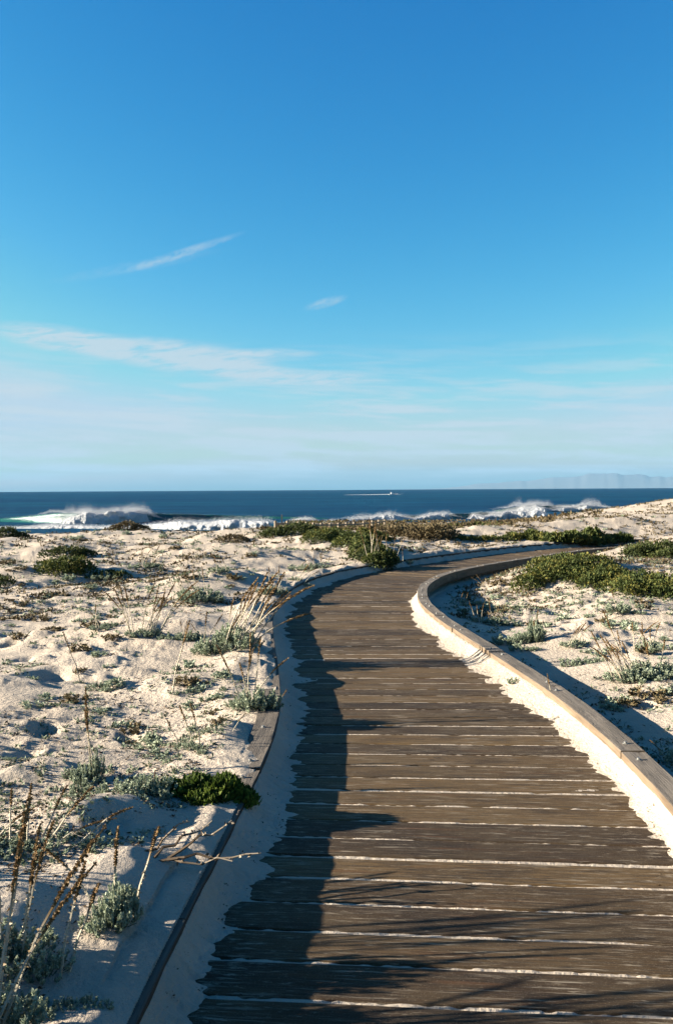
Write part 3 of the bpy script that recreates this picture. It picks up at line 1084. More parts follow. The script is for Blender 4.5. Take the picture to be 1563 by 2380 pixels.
def dome_shrub(rg, blobs, density, leaf, tz=0.0, spiky=0.0, stems=True, tone0=0.35):
    """leaf clumps through the outer volume of several low domes given as (x,y,z,rx,ry,h)"""
    parts = []
    for (bx, by, bz, rx, ry, h) in blobs:
        area = math.pi * rx * ry + 2.2 * (rx + ry) * h
        m = int(area * density)
        a = rg.uniform(0, 2 * math.pi, m)
        u = rg.uniform(0, 1, m)
        cz = u ** 0.75
        rad = np.sqrt(np.clip(1 - cz ** 2, 0, 1))
        N = np.stack([np.cos(a) * rad, np.sin(a) * rad, cz], -1)
        lump = 1 + 0.20 * fbm(N[:, 0] * 2.4 + bx * 3 + 9, N[:, 1] * 2.4 + N[:, 2] * 1.7 + by * 3, 3, 7) * 1.6
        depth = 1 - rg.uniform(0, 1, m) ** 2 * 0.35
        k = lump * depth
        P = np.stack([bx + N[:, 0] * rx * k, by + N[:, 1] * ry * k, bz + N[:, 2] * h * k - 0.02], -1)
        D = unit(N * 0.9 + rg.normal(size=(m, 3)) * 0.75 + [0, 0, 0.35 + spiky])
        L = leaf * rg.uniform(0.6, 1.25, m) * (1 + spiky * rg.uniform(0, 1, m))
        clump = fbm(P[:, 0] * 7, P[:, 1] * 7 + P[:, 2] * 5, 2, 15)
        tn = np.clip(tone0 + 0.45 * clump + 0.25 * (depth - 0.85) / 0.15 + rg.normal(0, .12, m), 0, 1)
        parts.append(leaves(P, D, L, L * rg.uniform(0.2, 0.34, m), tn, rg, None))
        if stems:
            for q in range(max(3, int(area * 14))):
                a0 = rg.uniform(0, 2 * math.pi)
                e = rg.uniform(.2, .9)
                tip = np.array([bx + math.cos(a0) * rx * e, by + math.sin(a0) * ry * e, bz + h * 0.8 * math.sqrt(1 - e * e)])
                b = np.array([bx + math.cos(a0) * rx * e * .4, by + math.sin(a0) * ry * e * .4, bz - 0.03])
                parts.append(tube([b, (b + tip) / 2, tip], [0.010, 0.007, 0.003], [0, 0, 0], 3))
    return merge(parts)


def as_mesh(name, g, mat):
    return new_mesh(name, g[0], g[1], mat, col=g[2])


SIL = [as_mesh('foliage', rosette_foliage(np.random.default_rng(60 + k), 34, 1.0, 0.95, 52, 0.125), SILVER) for k in range(4)]
STK = [as_mesh('flower_stalk', stalk_geo(np.random.default_rng(80 + k), b, h), STALK)
       for k, (b, h) in enumerate(((.05, .35), (.18, .4), (.32, .35), (.10, .28), (.5, .38), (.02, .45), (.25, .3)))]
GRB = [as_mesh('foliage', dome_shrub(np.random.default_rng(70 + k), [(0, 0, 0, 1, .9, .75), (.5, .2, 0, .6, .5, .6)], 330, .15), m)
       for k, m in enumerate((GREEN, DARKG, LIME))]

SLOPE = 0.0


def plant(name, label, px, py, fol, stalks, cat='plant', group=None, world=None, fmat=0):
    """px,py: foot of the plant. fol: (dx,dy,radius,height[,variant]) in metres; stalks: (dx,dy,height,lean_right,lean_away[,variant])"""
    x, y, z = world if world else hit(px, py)
    root = link(name, None, loc=(x, y, z), label=label, cat=cat, group=group)
    for k, f in enumerate(fol):
        zz = T(x + f[0], y + f[1]) - z
        v = f[4] if len(f) > 4 else random.randrange(4)
        src = SIL[v] if fmat == 0 else GRB[fmat - 1]
        link('foliage', src, root, (f[0], f[1], zz - 0.01), (0, 0, random.uniform(0, 6.28)), (f[2], f[2], f[3]))
    for s in stalks:
        zz = T(x + s[0], y + s[1]) - z
        v = s[5] if len(s) > 5 else random.randrange(len(STK))
        # local x of a stalk mesh is its bending direction
        rz = math.atan2(s[4], s[3]) if (s[3] or s[4]) else random.uniform(0, 6.28)
        lean = math.atan(math.hypot(s[3], s[4]) / s[2])
        M = Matrix.Rotation(rz, 4, 'Z') @ Matrix.Rotation(lean, 4, 'Y')
        o = link('flower_stalk', STK[v], root, (s[0], s[1], zz - 0.01), M.to_euler(), (s[2] * 1.0, s[2] * 1.0, s[2] * 1.05))
        k = max(0.8, min(1.6, 0.36 / s[2]))
        o.scale = (s[2] * k, s[2] * k, s[2] * 1.05)
    return root


rd = random.Random(3)


def fan(n, cx, cy, sp, h0, h1, lx, ly, jl=0.06):
    return [(cx + rd.uniform(-sp, sp), cy + rd.uniform(-sp, sp) * .7, rd.uniform(h0, h1), lx + rd.uniform(-jl, jl), ly + rd.uniform(-jl, jl)) for _ in range(n)]


# --- left of the walk, near to far
plant('sagewort_plant', 'large grey-green plant with tall brown seed stalks, lower left corner beside the kerb', 45, 2275,
      [(-.02, 0, .11, .13), (.06, .03, .08, .09), (-.12, .03, .10, .10), (0, .09, .08, .09)],
      [(-.06, .02, .43, -.03, .05, 0), (0, .03, .38, .03, .04, 5), (-.12, .0, .40, -.02, .03, 3), (.10, .03, .30, .04, .05, 0), (.12, .05, .24, .05, .03, 3), (-.02, .08, .34, .02, .03, 1)])
plant('sagewort_plant', 'upright silver bush in the shade between the lower left corner and the kerb', 250, 2165,
      [(0, 0, .075, .13), (.02, .05, .07, .15), (.03, .09, .06, .17), (-.04, .02, .05, .08)],
      [(0.0, .1, .27, -.01, .02, 5), (.05, .12, .28, .05, .03, 3), (-.02, .04, .30, -.14, .07, 2)])
plant('sagewort_sprig', 'small silver sprig lying at the very bottom left edge', 55, 2352, [(0, 0, .06, .05), (.05, -.01, .04, .05)], [])
plant('sagewort_sprig', 'thin white-leaved runner near the bottom edge, left of the kerb', 150, 2345,
      [(-.03, -.04, .028, .035), (0, 0, .03, .04), (.035, .012, .028, .035), (.065, .02, .03, .04), (.1, .02, .025, .03)], [])
plant('sagewort_plant', 'sprawling plant with arching brown stalks at the left edge, above the silver bush', 90, 1985,
      [(-.12, 0, .11, .08), (.05, .02, .10, .07), (.2, .03, .07, .05), (-.25, -.02, .12, .09)],
      [(.12, .02, .22, .16, .05, 2), (.0, .04, .22, .03, .1, 1), (-.06, .04, .22, -.02, .1, 0), (-.13, .06, .2, -.03, .1, 0),
       (.04, 0, .2, .12, .04, 4), (-.2, 0, .2, .1, .04, 2), (.02, .0, .26, .10, .06, 1)])
# shrub by the kerb with bright tips
xs, ys, zs = hit(492, 1842)
root = link('green_bush', None, loc=(xs, ys, zs), label='dark green bush with sunlit yellow-green tips overhanging the left kerb', cat='bush')
bl = [(dx, dy, T(xs + dx, ys + dy) - zs, rx, .085, h) for dx, dy, rx, h in ((-.20, .03, .09, .055), (-.08, .02, .10, .075), (.05, 0, .10, .075), (.14, 0, .07, .055), (.0, -.05, .11, .045))]
link('foliage', as_mesh('foliage', dome_shrub(np.random.default_rng(4), bl, 24000, .020, spiky=.8, tone0=.36), LIME), root)
plant('sagewort_plant', 'grey-green plant sprawling left of the dark green kerb bush', 325, 1842,
      [(-.12, .02, .09, .09), (0, 0, .10, .11), (.09, .02, .08, .12), (-.03, -.1, .08, .07), (.1, -.06, .07, .07)], [(.05, .05, .10, .0, .02, 0)])
plant('sagewort_plant', 'leafy plant with one thick brown seed stalk standing left of the sprawling plant', 205, 1822,
      [(0, 0, .085, .12), (-.07, .02, .07, .09), (.03, .04, .05, .18), (.0, -.12, .07, .09)], [(.0, .03, .44, -.02, 0, 5), (.02, .03, .34, -.01, 0, 3)])
# branching twigs
xs, ys, zs = hit(390, 2010)
root = link('bare_branch', None, loc=(xs, ys, zs), label='low leafing branch lying across the shaded sand beside the left kerb', cat='branch')
gb = []
rgt = np.random.default_rng(33)
for b0, tip, hh in (((0, 0), (.22, .10), .10), ((-.05, .0), (.14, .15), .08), ((-.12, .02), (.06, .12), .09), ((0, -.01), (.34, -.03), .03), ((-.1, 0), (.24, -.05), .01)):
    n = 7
    f = np.linspace(0, 1, n)
    pts = np.stack([b0[0] + (tip[0] - b0[0]) * f, b0[1] + (tip[1] - b0[1]) * f, 0.012 + hh * f], -1)
    pts[1:-1] += rgt.normal(0, .008, (n - 2, 3))
    gb.append(tube(pts, np.linspace(.006, .0025, n), np.clip(f + .1, 0, 1), 4))
    m = 16
    q = rgt.uniform(.4, 1, m)
    Pq = np.stack([np.interp(q, f, pts[:, k]) for k in range(3)], -1)
    gb.append(leaves(Pq, unit(rgt.normal(size=(m, 3)) + [0, 0, .4]), rgt.uniform(.010, .022, m), rgt.uniform(.003, .006, m), rgt.uniform(.5, 1, m), rgt, None))
link('twig', as_mesh('twig', merge(gb), TWIG), root)
plant('sagewort_plant', 'three-stalked little plant in the sand halfway between left kerb and footprints', 455, 1745,
      [(.02, 0, .05, .05), (-.03, .05, .05, .06), (-.1, .12, .05, .05), (.05, -.08, .04, .04)], [(-.03, .08, .23, -.05, 0, 0), (.02, .02, .24, -.04, .02, 0), (-.1, .12, .17, -.06, .02, 3)])
plant('sagewort_plant', 'small leaning sprig with one short stalk by the exposed left kerb top', 540, 1700, [(-.1, 0, .05, .03)], [(0, 0, .12, .04, .02, 1)])
plant('sagewort_plant', 'silver mound with brown seed spikes leaning over the left kerb', 590, 1650,
      [(0, 0, .14, .17), (.09, .0, .11, .14), (-.07, .03, .09, .10), (.03, .05, .1, .15), (-.14, .12, .07, .06)],
      [(-.07, .02, .42, -.10, .03, 1), (-.04, .06, .47, .02, 0, 5), (.0, .05, .43, .02, .02, 3), (-.06, 0, .40, .22, .06, 2), (-.05, .1, .27, -.03, .0, 0), (.14, .0, .14, .06, 0, 0), (-.08, .1, .36, .05, .1, 5)])
plant('sagewort_plant', 'large grey-green plant with many long pale stalks arching toward the left kerb', 545, 1508,
      [(0, 0, .20, .24), (-.18, .03, .17, .22), (.12, .03, .13, .15), (-.28, .1, .12, .17), (-.05, .16, .17, .22)],
      fan(8, 0, .05, .12, .50, .70, .20, .05, .09) + fan(7, .02, .1, .12, .40, .60, .30, .1, .07) + fan(6, -.15, .1, .14, .35, .52, .05, .0) + [(.06, .03, .72, .42, .05, 4), (.0, .0, .70, .22, .0, 2), (.12, 0, .55, .5, .1, 4)])
plant('sagewort_plant', 'low clipped-looking silver clump between two stalked plants left of the walk', 425, 1490,
      [(-.1, 0, .12, .11), (.03, 0, .12, .12), (.13, .02, .10, .10), (-.2, .02, .07, .07)], fan(5, 0, .05, .15, .12, .2, 0, 0, .02))
plant('sagewort_plant', 'fan of tall dry brown stalks, left neighbour of the low silver clump', 332, 1478,
      [(0, 0, .13, .09), (.1, .02, .09, .1), (-.12, 0, .07, .06)],
      fan(4, -.1, 0, .04, .42, .5, -.06, 0, .03) + fan(5, .02, .02, .06, .3, .52, .07, 0, .06) + fan(5, .1, .02, .06, .4, .56, .16, 0, .05))
plant('sagewort_plant', 'single tall stalk rising from a tiny tuft behind the left footprints', 400, 1612,
      [(.03, 0, .06, .03), (.12, .02, .05, .03)], [(0, 0, .50, .10, .02, 0)])
plant('sagewort_plant', 'thin leaning stalk with brown tip above the left footprint hollow', 172, 1588, [(.04, 0, .05, .03)], [(.05, 0, .40, -.12, .02, 0)])
plant('sagewort_plant', 'low flat stalk bent along the sand below the arching plant', 455, 1590, [], [(.0, 0, .22, .42, .12, 4)])
plant('sagewort_plant', 'round silver tuft on open sand between the fan of stalks and the footprints', 228, 1602, [(0, 0, .10, .07), (.06, .0, .06, .05)], [])
plant('sagewort_plant', 'dense dark silver clump just behind the arching-stalk plant', 455, 1400,
      [(0, 0, .22, .22), (.2, .04, .18, .16), (-.15, .1, .16, .18), (.1, .2, .2, .2)], fan(6, 0, .1, .2, .3, .4, -.05, 0, .06))
plant('sagewort_plant', 'silver-green clump at the inside bend close to the left kerb', 628, 1382,
      [(0, 0, .16, .16), (.12, .04, .14, .14), (-.12, .1, .12, .1)], fan(4, 0, .05, .12, .25, .38, .05, 0, .05))
plant('sagewort_plant', 'pair of bare brown stalks leaning right beside the left kerb bend', 700, 1352, [(.05, 0, .12, .06), (-.1, .1, .12, .08)], fan(4, 0, 0, .08, .25, .35, .22, .05, .05))
plant('sagewort_plant', 'pale feathery clump on the bank below the tongue of green shrubs', 712, 1325, [(0, 0, .22, .16), (.25, .05, .18, .14), (-.2, .1, .15, .12)], fan(5, 0, 0, .3, .2, .3, 0, 0, .05))
plant('sagewort_plant', 'stalky silver tuft left of the round green dune bush', 340, 1320, [(0, 0, .20, .12), (.1, .1, .12, .1)], fan(5, 0, 0, .1, .3, .45, .03, 0, .06))
plant('sagewort_plant', 'dark little tuft on the shadowed left swell', 515, 1330, [(0, 0, .17, .13)], fan(3, 0, 0, .1, .2, .4, -.05, 0, .1))
plant('sagewort_plant', 'grey tuft halfway up the left dune below the stalky tuft', 235, 1462, [(0, 0, .15, .07), (.1, .05, .1, .06)], fan(2, 0, 0, .05, .15, .25, 0, 0, .05))
plant('sagewort_plant', 'wide flat grey patch of leaves left of the clipped-looking clump', 250, 1345, [(0, 0, .28, .14), (-.2, 0, .15, .1)], [])

# round and low green shrubs, left dune


def bush(label, px, py, blobs, mat, dens, leaf, name='green_bush', cat='bush', spiky=0.0, tone0=.35, seed=1, world=None):
    x, y, z = world if world else hit(px, py)
    root = link(name, None, loc=(x, y, z), label=label, cat=cat)
    tzs = terrain(np.array([x + b[0] for b in blobs]), np.array([y + b[1] for b in blobs]))
    bl = [(b[0], b[1], float(tz) - z - 0.03, b[2], b[3], b[4]) for b, tz in zip(blobs, tzs)]
    link('foliage', as_mesh('foliage', dome_shrub(np.random.default_rng(seed), bl, dens, leaf, spiky=spiky, tone0=tone0), mat), root)
    return root


bush('round dark green bush on the left dune', 150, 1332, [(0, 0, .42, .35, .30), (.25, .05, .28, .25, .26), (-.28, .1, .25, .25, .22)], GREEN, 1500, .05, seed=5)
bush('small dark bush near the left dune crest, above the round bush', 150, 1292, [(0, 0, .5, .35, .20), (.35, .1, .3, .3, .15)], DARKG, 900, .06, seed=6)
bush('low dark bush partly cut by the left edge of the picture, near the crest', 12, 1248, [(0, 0, .5, .4, .35), (.4, .2, .4, .4, .25)], DARKG, 800, .07, seed=7)
bush('brown-topped bush breaking the left dune skyline', 292, 1232, [(0, 0, .55, .4, .36), (.5, .1, .4, .4, .25), (-.5, .1, .4, .3, .2)], DRY, 800, .07, 'brown_bush', seed=8)
bush('small grey-brown bush in front of the left skyline, above the walk bend', 540, 1262, [(0, 0, .5, .4, .22)], DRY, 700, .06, 'brown_bush', seed=9)
bush('low green and brown bush in front of the wooden fence', 690, 1242, [(0, 0, .7, .5, .30), (.6, .1, .5, .4, .22), (-.6, 0, .4, .4, .2)], DARKG, 900, .07, seed=10)
bush('small dark bush in shadow on the left dune, right of the round bush', 245, 1342, [(0, 0, .3, .2, .14), (.25, 0, .2, .2, .12)], DARKG, 1000, .05, seed=11)
bush('flat dark mat at the left edge of the sand', 5, 1362, [(0, 0, .25, .25, .18)], DARKG, 1100, .05, seed=12)
bush('thin brown-green mat low on the left dune', 98, 1390, [(0, 0, .32, .18, .09), (.2, .05, .2, .15, .07)], DRY, 900, .05, seed=13)

# long tongue of green shrubs running down to the left kerb
bl = []
pts = [(738, 1258), (760, 1256), (785, 1258), (812, 1262), (780, 1252), (830, 1258), (850, 1272), (805, 1270), (838, 1284), (862, 1286), (850, 1300), (876, 1306), (868, 1316), (894, 1310), (880, 1292), (740, 1250), (850, 1252), (875, 1256)]
x0, y0, z0 = hit(840, 1290)
rgb_ = np.random.default_rng(21)
for px, py in pts:
    x, y, z = hit(px, py)
    s = math.hypot(x, y) / 18.0
    bl.append((x - x0, y - y0, rgb_.uniform(.24, .36) * s, rgb_.uniform(.24, .34) * s, rgb_.uniform(.20, .30)))
bush('long tongue of green shrubs running down the bank to the left kerb', 0, 0, bl, GREEN, 1300, .055, seed=22, tone0=.33, world=(x0, y0, z0))
bush('dark shaded end of the shrub tongue beside the far kerb', 888, 1318, [(0, 0, .26, .24, .28), (-.2, .2, .25, .25, .3), (.1, .3, .25, .25, .25)], DARKG, 1500, .05, seed=23, tone0=.2)
plant('sagewort_plant', 'group of dry grey stalks standing in the end of the shrub tongue', 872, 1322, [], fan(8, .1, .2, .25, .45, .8, .02, 0, .12))
plant('sagewort_plant', 'small grey tufts in shadow on the bank right of the shrub tongue', 915, 1305, [(0, 0, .12, .1), (.3, .3, .12, .12)], fan(3, 0, .1, .2, .3, .5, .05, 0, .1))

# shrubs right of the walk
bl = []
x0, y0, z0 = hit(1380, 1362)
rgb_ = np.random.default_rng(31)
OUT = [(1228, 1370), (1240, 1354), (1250, 1335), (1262, 1346), (1285, 1330), (1300, 1344), (1318, 1332), (1340, 1350), (1345, 1330), (1368, 1362), (1372, 1340), (1395, 1360), (1405, 1340), (1425, 1372), (1432, 1352),
       (1455, 1375), (1462, 1356), (1485, 1378), (1500, 1360), (1515, 1382), (1535, 1368), (1550, 1384), (1580, 1380), (1275, 1318), (1310, 1316), (1350, 1316), (1390, 1322), (1600, 1370), (1625, 1385)]
for px, py in OUT:
    x, y, z = hit(px, py + 2)
    s = math.hypot(x, y) / 14.0
    bl.append((x - x0, y - y0, rgb_.uniform(.22, .30) * s, rgb_.uniform(.22, .30) * s, rgb_.uniform(.19, .27)))
bush('big sprawling mat of green and yellow shrub right of the walk', 0, 0, bl, GREEN, 1700, .042, 'green_bush', seed=32, tone0=.40, world=(x0, y0, z0))
bl = []
x0, y0, z0 = hit(1500, 1296)
for px, py in [(1478, 1292), (1494, 1290), (1512, 1292), (1530, 1290), (1555, 1294), (1580, 1292), (1610, 1292), (1500, 1280), (1545, 1280), (1600, 1280)]:
    x, y, z = hit(px, py + 2)
    bl.append((x - x0, y - y0, rgb_.uniform(.26, .38), rgb_.uniform(.26, .38), rgb_.uniform(.20, .28)))
bush('dark brown-green bush at the right edge where the walk disappears', 0, 0, bl, DARKG, 1000, .06, 'green_bush', seed=33, tone0=.42, world=(x0, y0, z0))
bl = []
x0, y0, z0 = hit(1340, 1262)
for px, py, h in [(1235, 1248, .3), (1250, 1252, .22), (1275, 1254, .3), (1300, 1256, .34), (1320, 1258, .42), (1345, 1260, .36), (1362, 1262, .34), (1380, 1262, .34), (1400, 1260, .28), (1425, 1258, .24), (1445, 1256, .30), (1330, 1252, .34), (1375, 1250, .44)]:
    x, y, z = hit(px, py + 3)
    bl.append((x - x0, y - y0, rgb_.uniform(.20, .32), rgb_.uniform(.22, .34), h * .68))
bush('ragged dark green and olive bush at the foot of the right dune', 0, 0, bl, GREEN, 1000, .06, 'green_bush', seed=34, tone0=.34, spiky=1.1, world=(x0, y0, z0))
bl = []
x0, y0, z0 = hit(1120, 1250)
for px, py, h in [(1060, 1250, .2), (1080, 1252, .22), (1100, 1254, .28), (1120, 1254, .3), (1140, 1253, .25), (1165, 1253, .25), (1185, 1252, .4), (1195, 1250, .42)]:
    x, y, z = hit(px, py + 2)
    bl.append((x - x0, y - y0, rgb_.uniform(.18, .28), rgb_.uniform(.2, .3), h * .5))
bush('olive bush beyond the far bend, left of the ragged dark one', 0, 0, bl, GREEN, 800, .065, 'green_bush', seed=35, tone0=.45, world=(x0, y0, z0))
bl = []
x0, y0, z0 = hit(985, 1248)
for px, py, h in [(930, 1242, .25), (950, 1244, .3), (970, 1246, .32), (990, 1249, .35), (1010, 1250, .35), (1025, 1248, .35), (900, 1240, .25)]:
    x, y, z = hit(px, py + 2)
    bl.append((x - x0, y - y0, rgb_.uniform(.4, .6), rgb_.uniform(.4, .5), h))
bush('brown bush behind the pale sand lumps in the middle distance', 0, 0, bl, DRY, 700, .07, 'brown_bush', seed=36, tone0=.4, world=(x0, y0, z0))

# sageworts right of the walk
plant('sagewort_plant', 'silver plant with upright pale plume, right of the kerb near the shadow edge', 1235, 1492,
      [(0, 0, .12, .14), (.03, 0, .08, .30), (-.12, .05, .13, .16), (.08, .08, .12, .16), (-.25, .1, .14, .12)], [(.04, 0, .3, 0, 0, 3)])
plant('sagewort_plant', 'spreading grey plant with short brown stalks, left of the pale plume', 1150, 1452,
      [(0, 0, .18, .11), (-.2, .05, .15, .09), (.2, .02, .16, .10)], fan(5, -.1, 0, .2, .15, .3, 0, 0, .04))
plant('sagewort_plant', 'broad silver plant with a crowd of rusty stalks near the right edge', 1490, 1582,
      [(0, 0, .17, .14), (.17, .02, .14, .14), (-.14, .05, .13, .12), (.06, .13, .16, .14), (.24, .1, .1, .1), (-.05, -.02, .12, .1)],
      fan(5, -.15, .02, .06, .24, .38, -.12, .02, .05) + fan(5, -.05, .05, .08, .25, .42, -.05, .05, .06) + fan(3, .15, .1, .08, .2, .3, .0, .05) + [(-.2, 0, .42, -.16, .02, 0), (-.05, .1, .52, -.16, .05, 3)])
plant('sagewort_plant', 'low pale cushion in front of the rusty-stalked plant', 1345, 1545, [(-.08, 0, .10, .08), (.05, .02, .11, .08), (.17, .02, .08, .07)], [])
plant('sagewort_plant', 'small two-stalked tuft between plume and rusty stalks', 1330, 1502, [(0, 0, .12, .08), (.1, .05, .08, .06)], fan(4, 0, 0, .1, .2, .3, .02, 0, .03))
plant('sagewort_plant', 'grey tuft casting a long shadow below the big green mat', 1432, 1425, [(0, 0, .16, .15), (.12, .06, .12, .13)], [(.0, 0, .25, -.03, 0, 3)])
plant('sagewort_plant', 'upright brown-stalked tuft behind the rusty-stalked plant', 1510, 1515, [(0, 0, .14, .12)], fan(6, 0, 0, .12, .18, .28, 0, 0, .02))
plant('sagewort_plant', 'V-shaped pair of bare stalks in the shaded hollow by the inner curve', 1135, 1378, [(.02, 0, .08, .05)], [(0, 0, .34, -.2, .05, 2), (.0, 0, .32, -.12, .05, 1), (.12, 0, .25, .04, 0, 0)])
plant('sagewort_plant', 'silver sprig poking in from the right edge beside the kerb', 1552, 1772, [(0, 0, .05, .06), (.05, .03, .05, .08)], [(0, 0, .14, -.05, .02, 1)])
plant('sagewort_plant', 'dark leafy tuft lying in the kerb shadow on the right', 1205, 1510, [(0, 0, .12, .08), (.12, -.05, .08, .06)], [])
plant('sagewort_plant', 'lone short seed stalk at the shadow edge right of the kerb', 1278, 1620, [], [(0, 0, .16, -.02, 0, 5)])
plant('sagewort_plant', 'green tuft just outside the right kerb in its shadow', 1180, 1598, [(.05, .05, .06, .06), (.15, -.05, .06, .05)], [])
plant('sagewort_plant', 'dry stalked tuft on the flat sand right of the inner curve', 1075, 1408, [(0, 0, .1, .05)], fan(3, 0, 0, .1, .15, .22, 0, 0, .03))

# plants just outside the frame, lower left: their shadows lie over the nearest boards
for wx, wy, lab in ((-.95, 2.05, 'tall-stalked plant growing outside the lower left corner'), (-1.35, 2.35, 'second tall-stalked plant beyond the left edge near the bottom'),
                    (-1.0, 1.65, 'leafy plant beside the kerb below the frame'), (-1.55, 2.8, 'stalked plant beyond the left edge beside the silver bush')):
    plant('sagewort_plant', lab, 0, 0, [(0, 0, .16, .2), (.1, .08, .12, .15)], fan(8, 0, .0, .14, .40, .62, .05, .10, .08), world=(wx, wy, T(wx, wy)))

# ------------------------------------------------------------------ low tufts: countable ones, then the uncountable litter
TFT = []
for k in range(5):
    r_ = np.random.default_rng(200 + k)
    TFT.append(as_mesh('tuft', rosette_foliage(r_, 14, 1.0, 0.8, 12, 0.34), (SILVER, SILVER, DRY, SILVER, DRY)[k]))


def rowpts(n, regions, seed):
    r_ = random.Random(seed)
    out = []
    tries = 0
    while len(out) < n and tries < n * 20:
        tries += 1
        x0, x1, y0, y1 = r_.choice(regions)
        px, py = r_.uniform(x0, x1), r_.uniform(y0, y1)
        x, y, z = hit(px, py)
        t, s = path_coords([x], [y])
        if abs(t[0]) < width(s)[0] / 2 + .3:
            continue
        out.append((x, y, z))
    return out


rt = random.Random(8)
REG = [(14, (0, 560, 1232, 1290), 'near the left dune crest'), (16, (0, 300, 1295, 1370), 'on the left dune below the round bush'),
       (14, (300, 600, 1290, 1370), 'on the left dune before the dark silver clump'), (16, (0, 290, 1380, 1530), 'between the left edge and the fan of stalks'),
       (18, (60, 560, 1550, 1660), 'around the footprints'), (10, (240, 560, 1665, 1780), 'between the footprints and the kerb bush'),
       (16, (1180, 1563, 1395, 1470), 'below the big green mat'), (12, (1300, 1563, 1480, 1545), 'around the rusty-stalked plant'),
       (9, (1380, 1563, 1600, 1690), 'on the lit sand beyond the kerb shadow'), (8, (1050, 1200, 1390, 1440), 'by the inner curve of the walk')]
for (n, reg, where) in REG:
    for (x, y, z) in rowpts(n, [reg], 5 + n + int(reg[2])):
        d = math.hypot(x, y)
        r_ = rt.uniform(.03, .075) * (1 + d / 14)
        v = rt.randrange(5)
        kind_ = 'dry brown' if v in (2, 4) else 'small grey-green'
        link('dune_tuft', TFT[v], None, (x, y, z - .008), (0, 0, rt.uniform(0, 6.28)), (r_, r_, r_ * rt.uniform(.5, 1.0)),
             label=kind_ + ' tuft in the sand ' + where, cat='tuft', group=kind_ + ' tufts ' + where)

rgn = np.random.default_rng(77)


def scatter_mesh(name, label, mat, X, Y, size, per, flat_, tone_mu, kind='stuff'):
    """many tiny leaf-sized pieces lying on or sprouting from the sand"""
    Z = terrain(X, Y)
    P = np.repeat(np.stack([X, Y, Z], -1), per, 0)
    sz = np.repeat(size, per)
    n = len(P)
    off = rgn.normal(size=(n, 3)) * [1, 1, 0]
    P = P + off * (sz * 0.6)[:, None]
    P[:, 2] = terrain(P[:, 0], P[:, 1]) + 0.002
    D = unit(rgn.normal(size=(n, 3)) * [1, 1, .25] + [0, 0, flat_])
    L = sz * rgn.uniform(.5, 1.3, n)
    V, Fq, C = leaves(P, D, L, L * rgn.uniform(.12, .3, n), np.clip(rgn.normal(tone_mu, .22, n), 0, 1), rgn, None)
    return link(name, new_mesh(name, V, Fq, mat, col=C), kind=kind, label=label)


def pick(n, rmin, rmax, amin, amax, thr, seed, xscale=1.0, uw=0.12):
    """points over the dunes, even in the picture's depth, gathered in drifts"""
    r_ = np.random.default_rng(seed)
    a = np.radians(r_.uniform(amin, amax, n * 6))
    q = 1 / r_.uniform(1 / rmax, 1 / rmin, n * 6)
    x, y = q * np.sin(a), q * np.cos(a)
    d = fbm(x / (1.1 * xscale), y / (.8 * xscale), 3, 300)
    t, s = path_coords(x, y)
    ok = (d > thr + r_.normal(0, .12, len(d))) & (np.abs(t) > width(s) / 2 + KERB_W + uw)
    i = np.nonzero(ok)[0][:n]
    return x[i], y[i], q[i]


x, y, q = pick(3000, 2.2, 18, -30, 24, -.05, 1)
scatter_mesh('dry_leaf_litter', 'dry brown leaf bits and twigs strewn on the near sand', TWIG, x, y, .010 + .0016 * q, 5, .12, .35)
x, y, q = pick(1300, 3.0, 20, -28, 24, .0, 2)
scatter_mesh('low_ground_cover', 'tiny grey-green sprouts dotted over the near sand', SILVER, x, y, .012 + .0024 * q, 10, .7, .30)
x, y, q = pick(3800, 11, 34, -27, 25, -.05, 3, 1.5, .3)
scatter_mesh('low_ground_cover', 'low brown and grey growth covering the far left dune', DRY, x, y, .030 + .0016 * q, 9, .8, .40)
x, y, q = pick(1700, 10, 34, -27, 25, .0, 4, 1.3, .3)
scatter_mesh('low_ground_cover', 'grey-green low growth speckling the far dune', SILVER, x, y, .028 + .0016 * q, 8, .8, .30)
# bits blown onto the drifts inside the kerbs
r_ = np.random.default_rng(12)
n = 420
s_ = S0 + 1 / r_.uniform(1 / 14, 1 / 2.2, n)
sd_ = np.where(r_.uniform(0, 1, n) < .55, 1, -1)
i_ = np.clip((s_ / DS).astype(int), 0, len(PX) - 1)
t_ = sd_ * (width(s_) / 2 - r_.uniform(.01, .22, n) ** 1.0)
scatter_mesh('dry_leaf_litter', 'dark leaf bits on the sand drifted against the insides of the kerbs', TWIG, PX[i_] + TY[i_] * t_, PY[i_] - TX[i_] * t_, r_.uniform(.006, .014, n), 3, .1, .12)
# scrub on the seaward flat
r_ = np.random.default_rng(6)
n = 9000
Yq = 1 / r_.uniform(1 / 112, 1 / 30, n)
Xq = Yq * r_.uniform(-.085, .30, n)
m = (Xq < Yq * .16) | ((Yq > 45) & (Xq < Yq * .22)) | (r_.uniform(0, 1, n) < .08)
m &= ~((Yq < 36) & (fbm(Xq / 2.5, Yq / 2, 2, 330) < .1))
scatter_mesh('coastal_scrub', 'brown and olive scrub covering the low ground toward the sea', DRY, Xq[m], Yq[m], .10 + .0022 * Yq[m], 9, 1.0, .34)
m2 = m & (fbm(Xq / 4.0, Yq / 3.5, 2, 340) > .12)
scatter_mesh('coastal_scrub', 'olive green patches within the seaward scrub', GREEN, Xq[m2] + .2, Yq[m2], .09 + .002 * Yq[m2], 8, 1.0, .45)
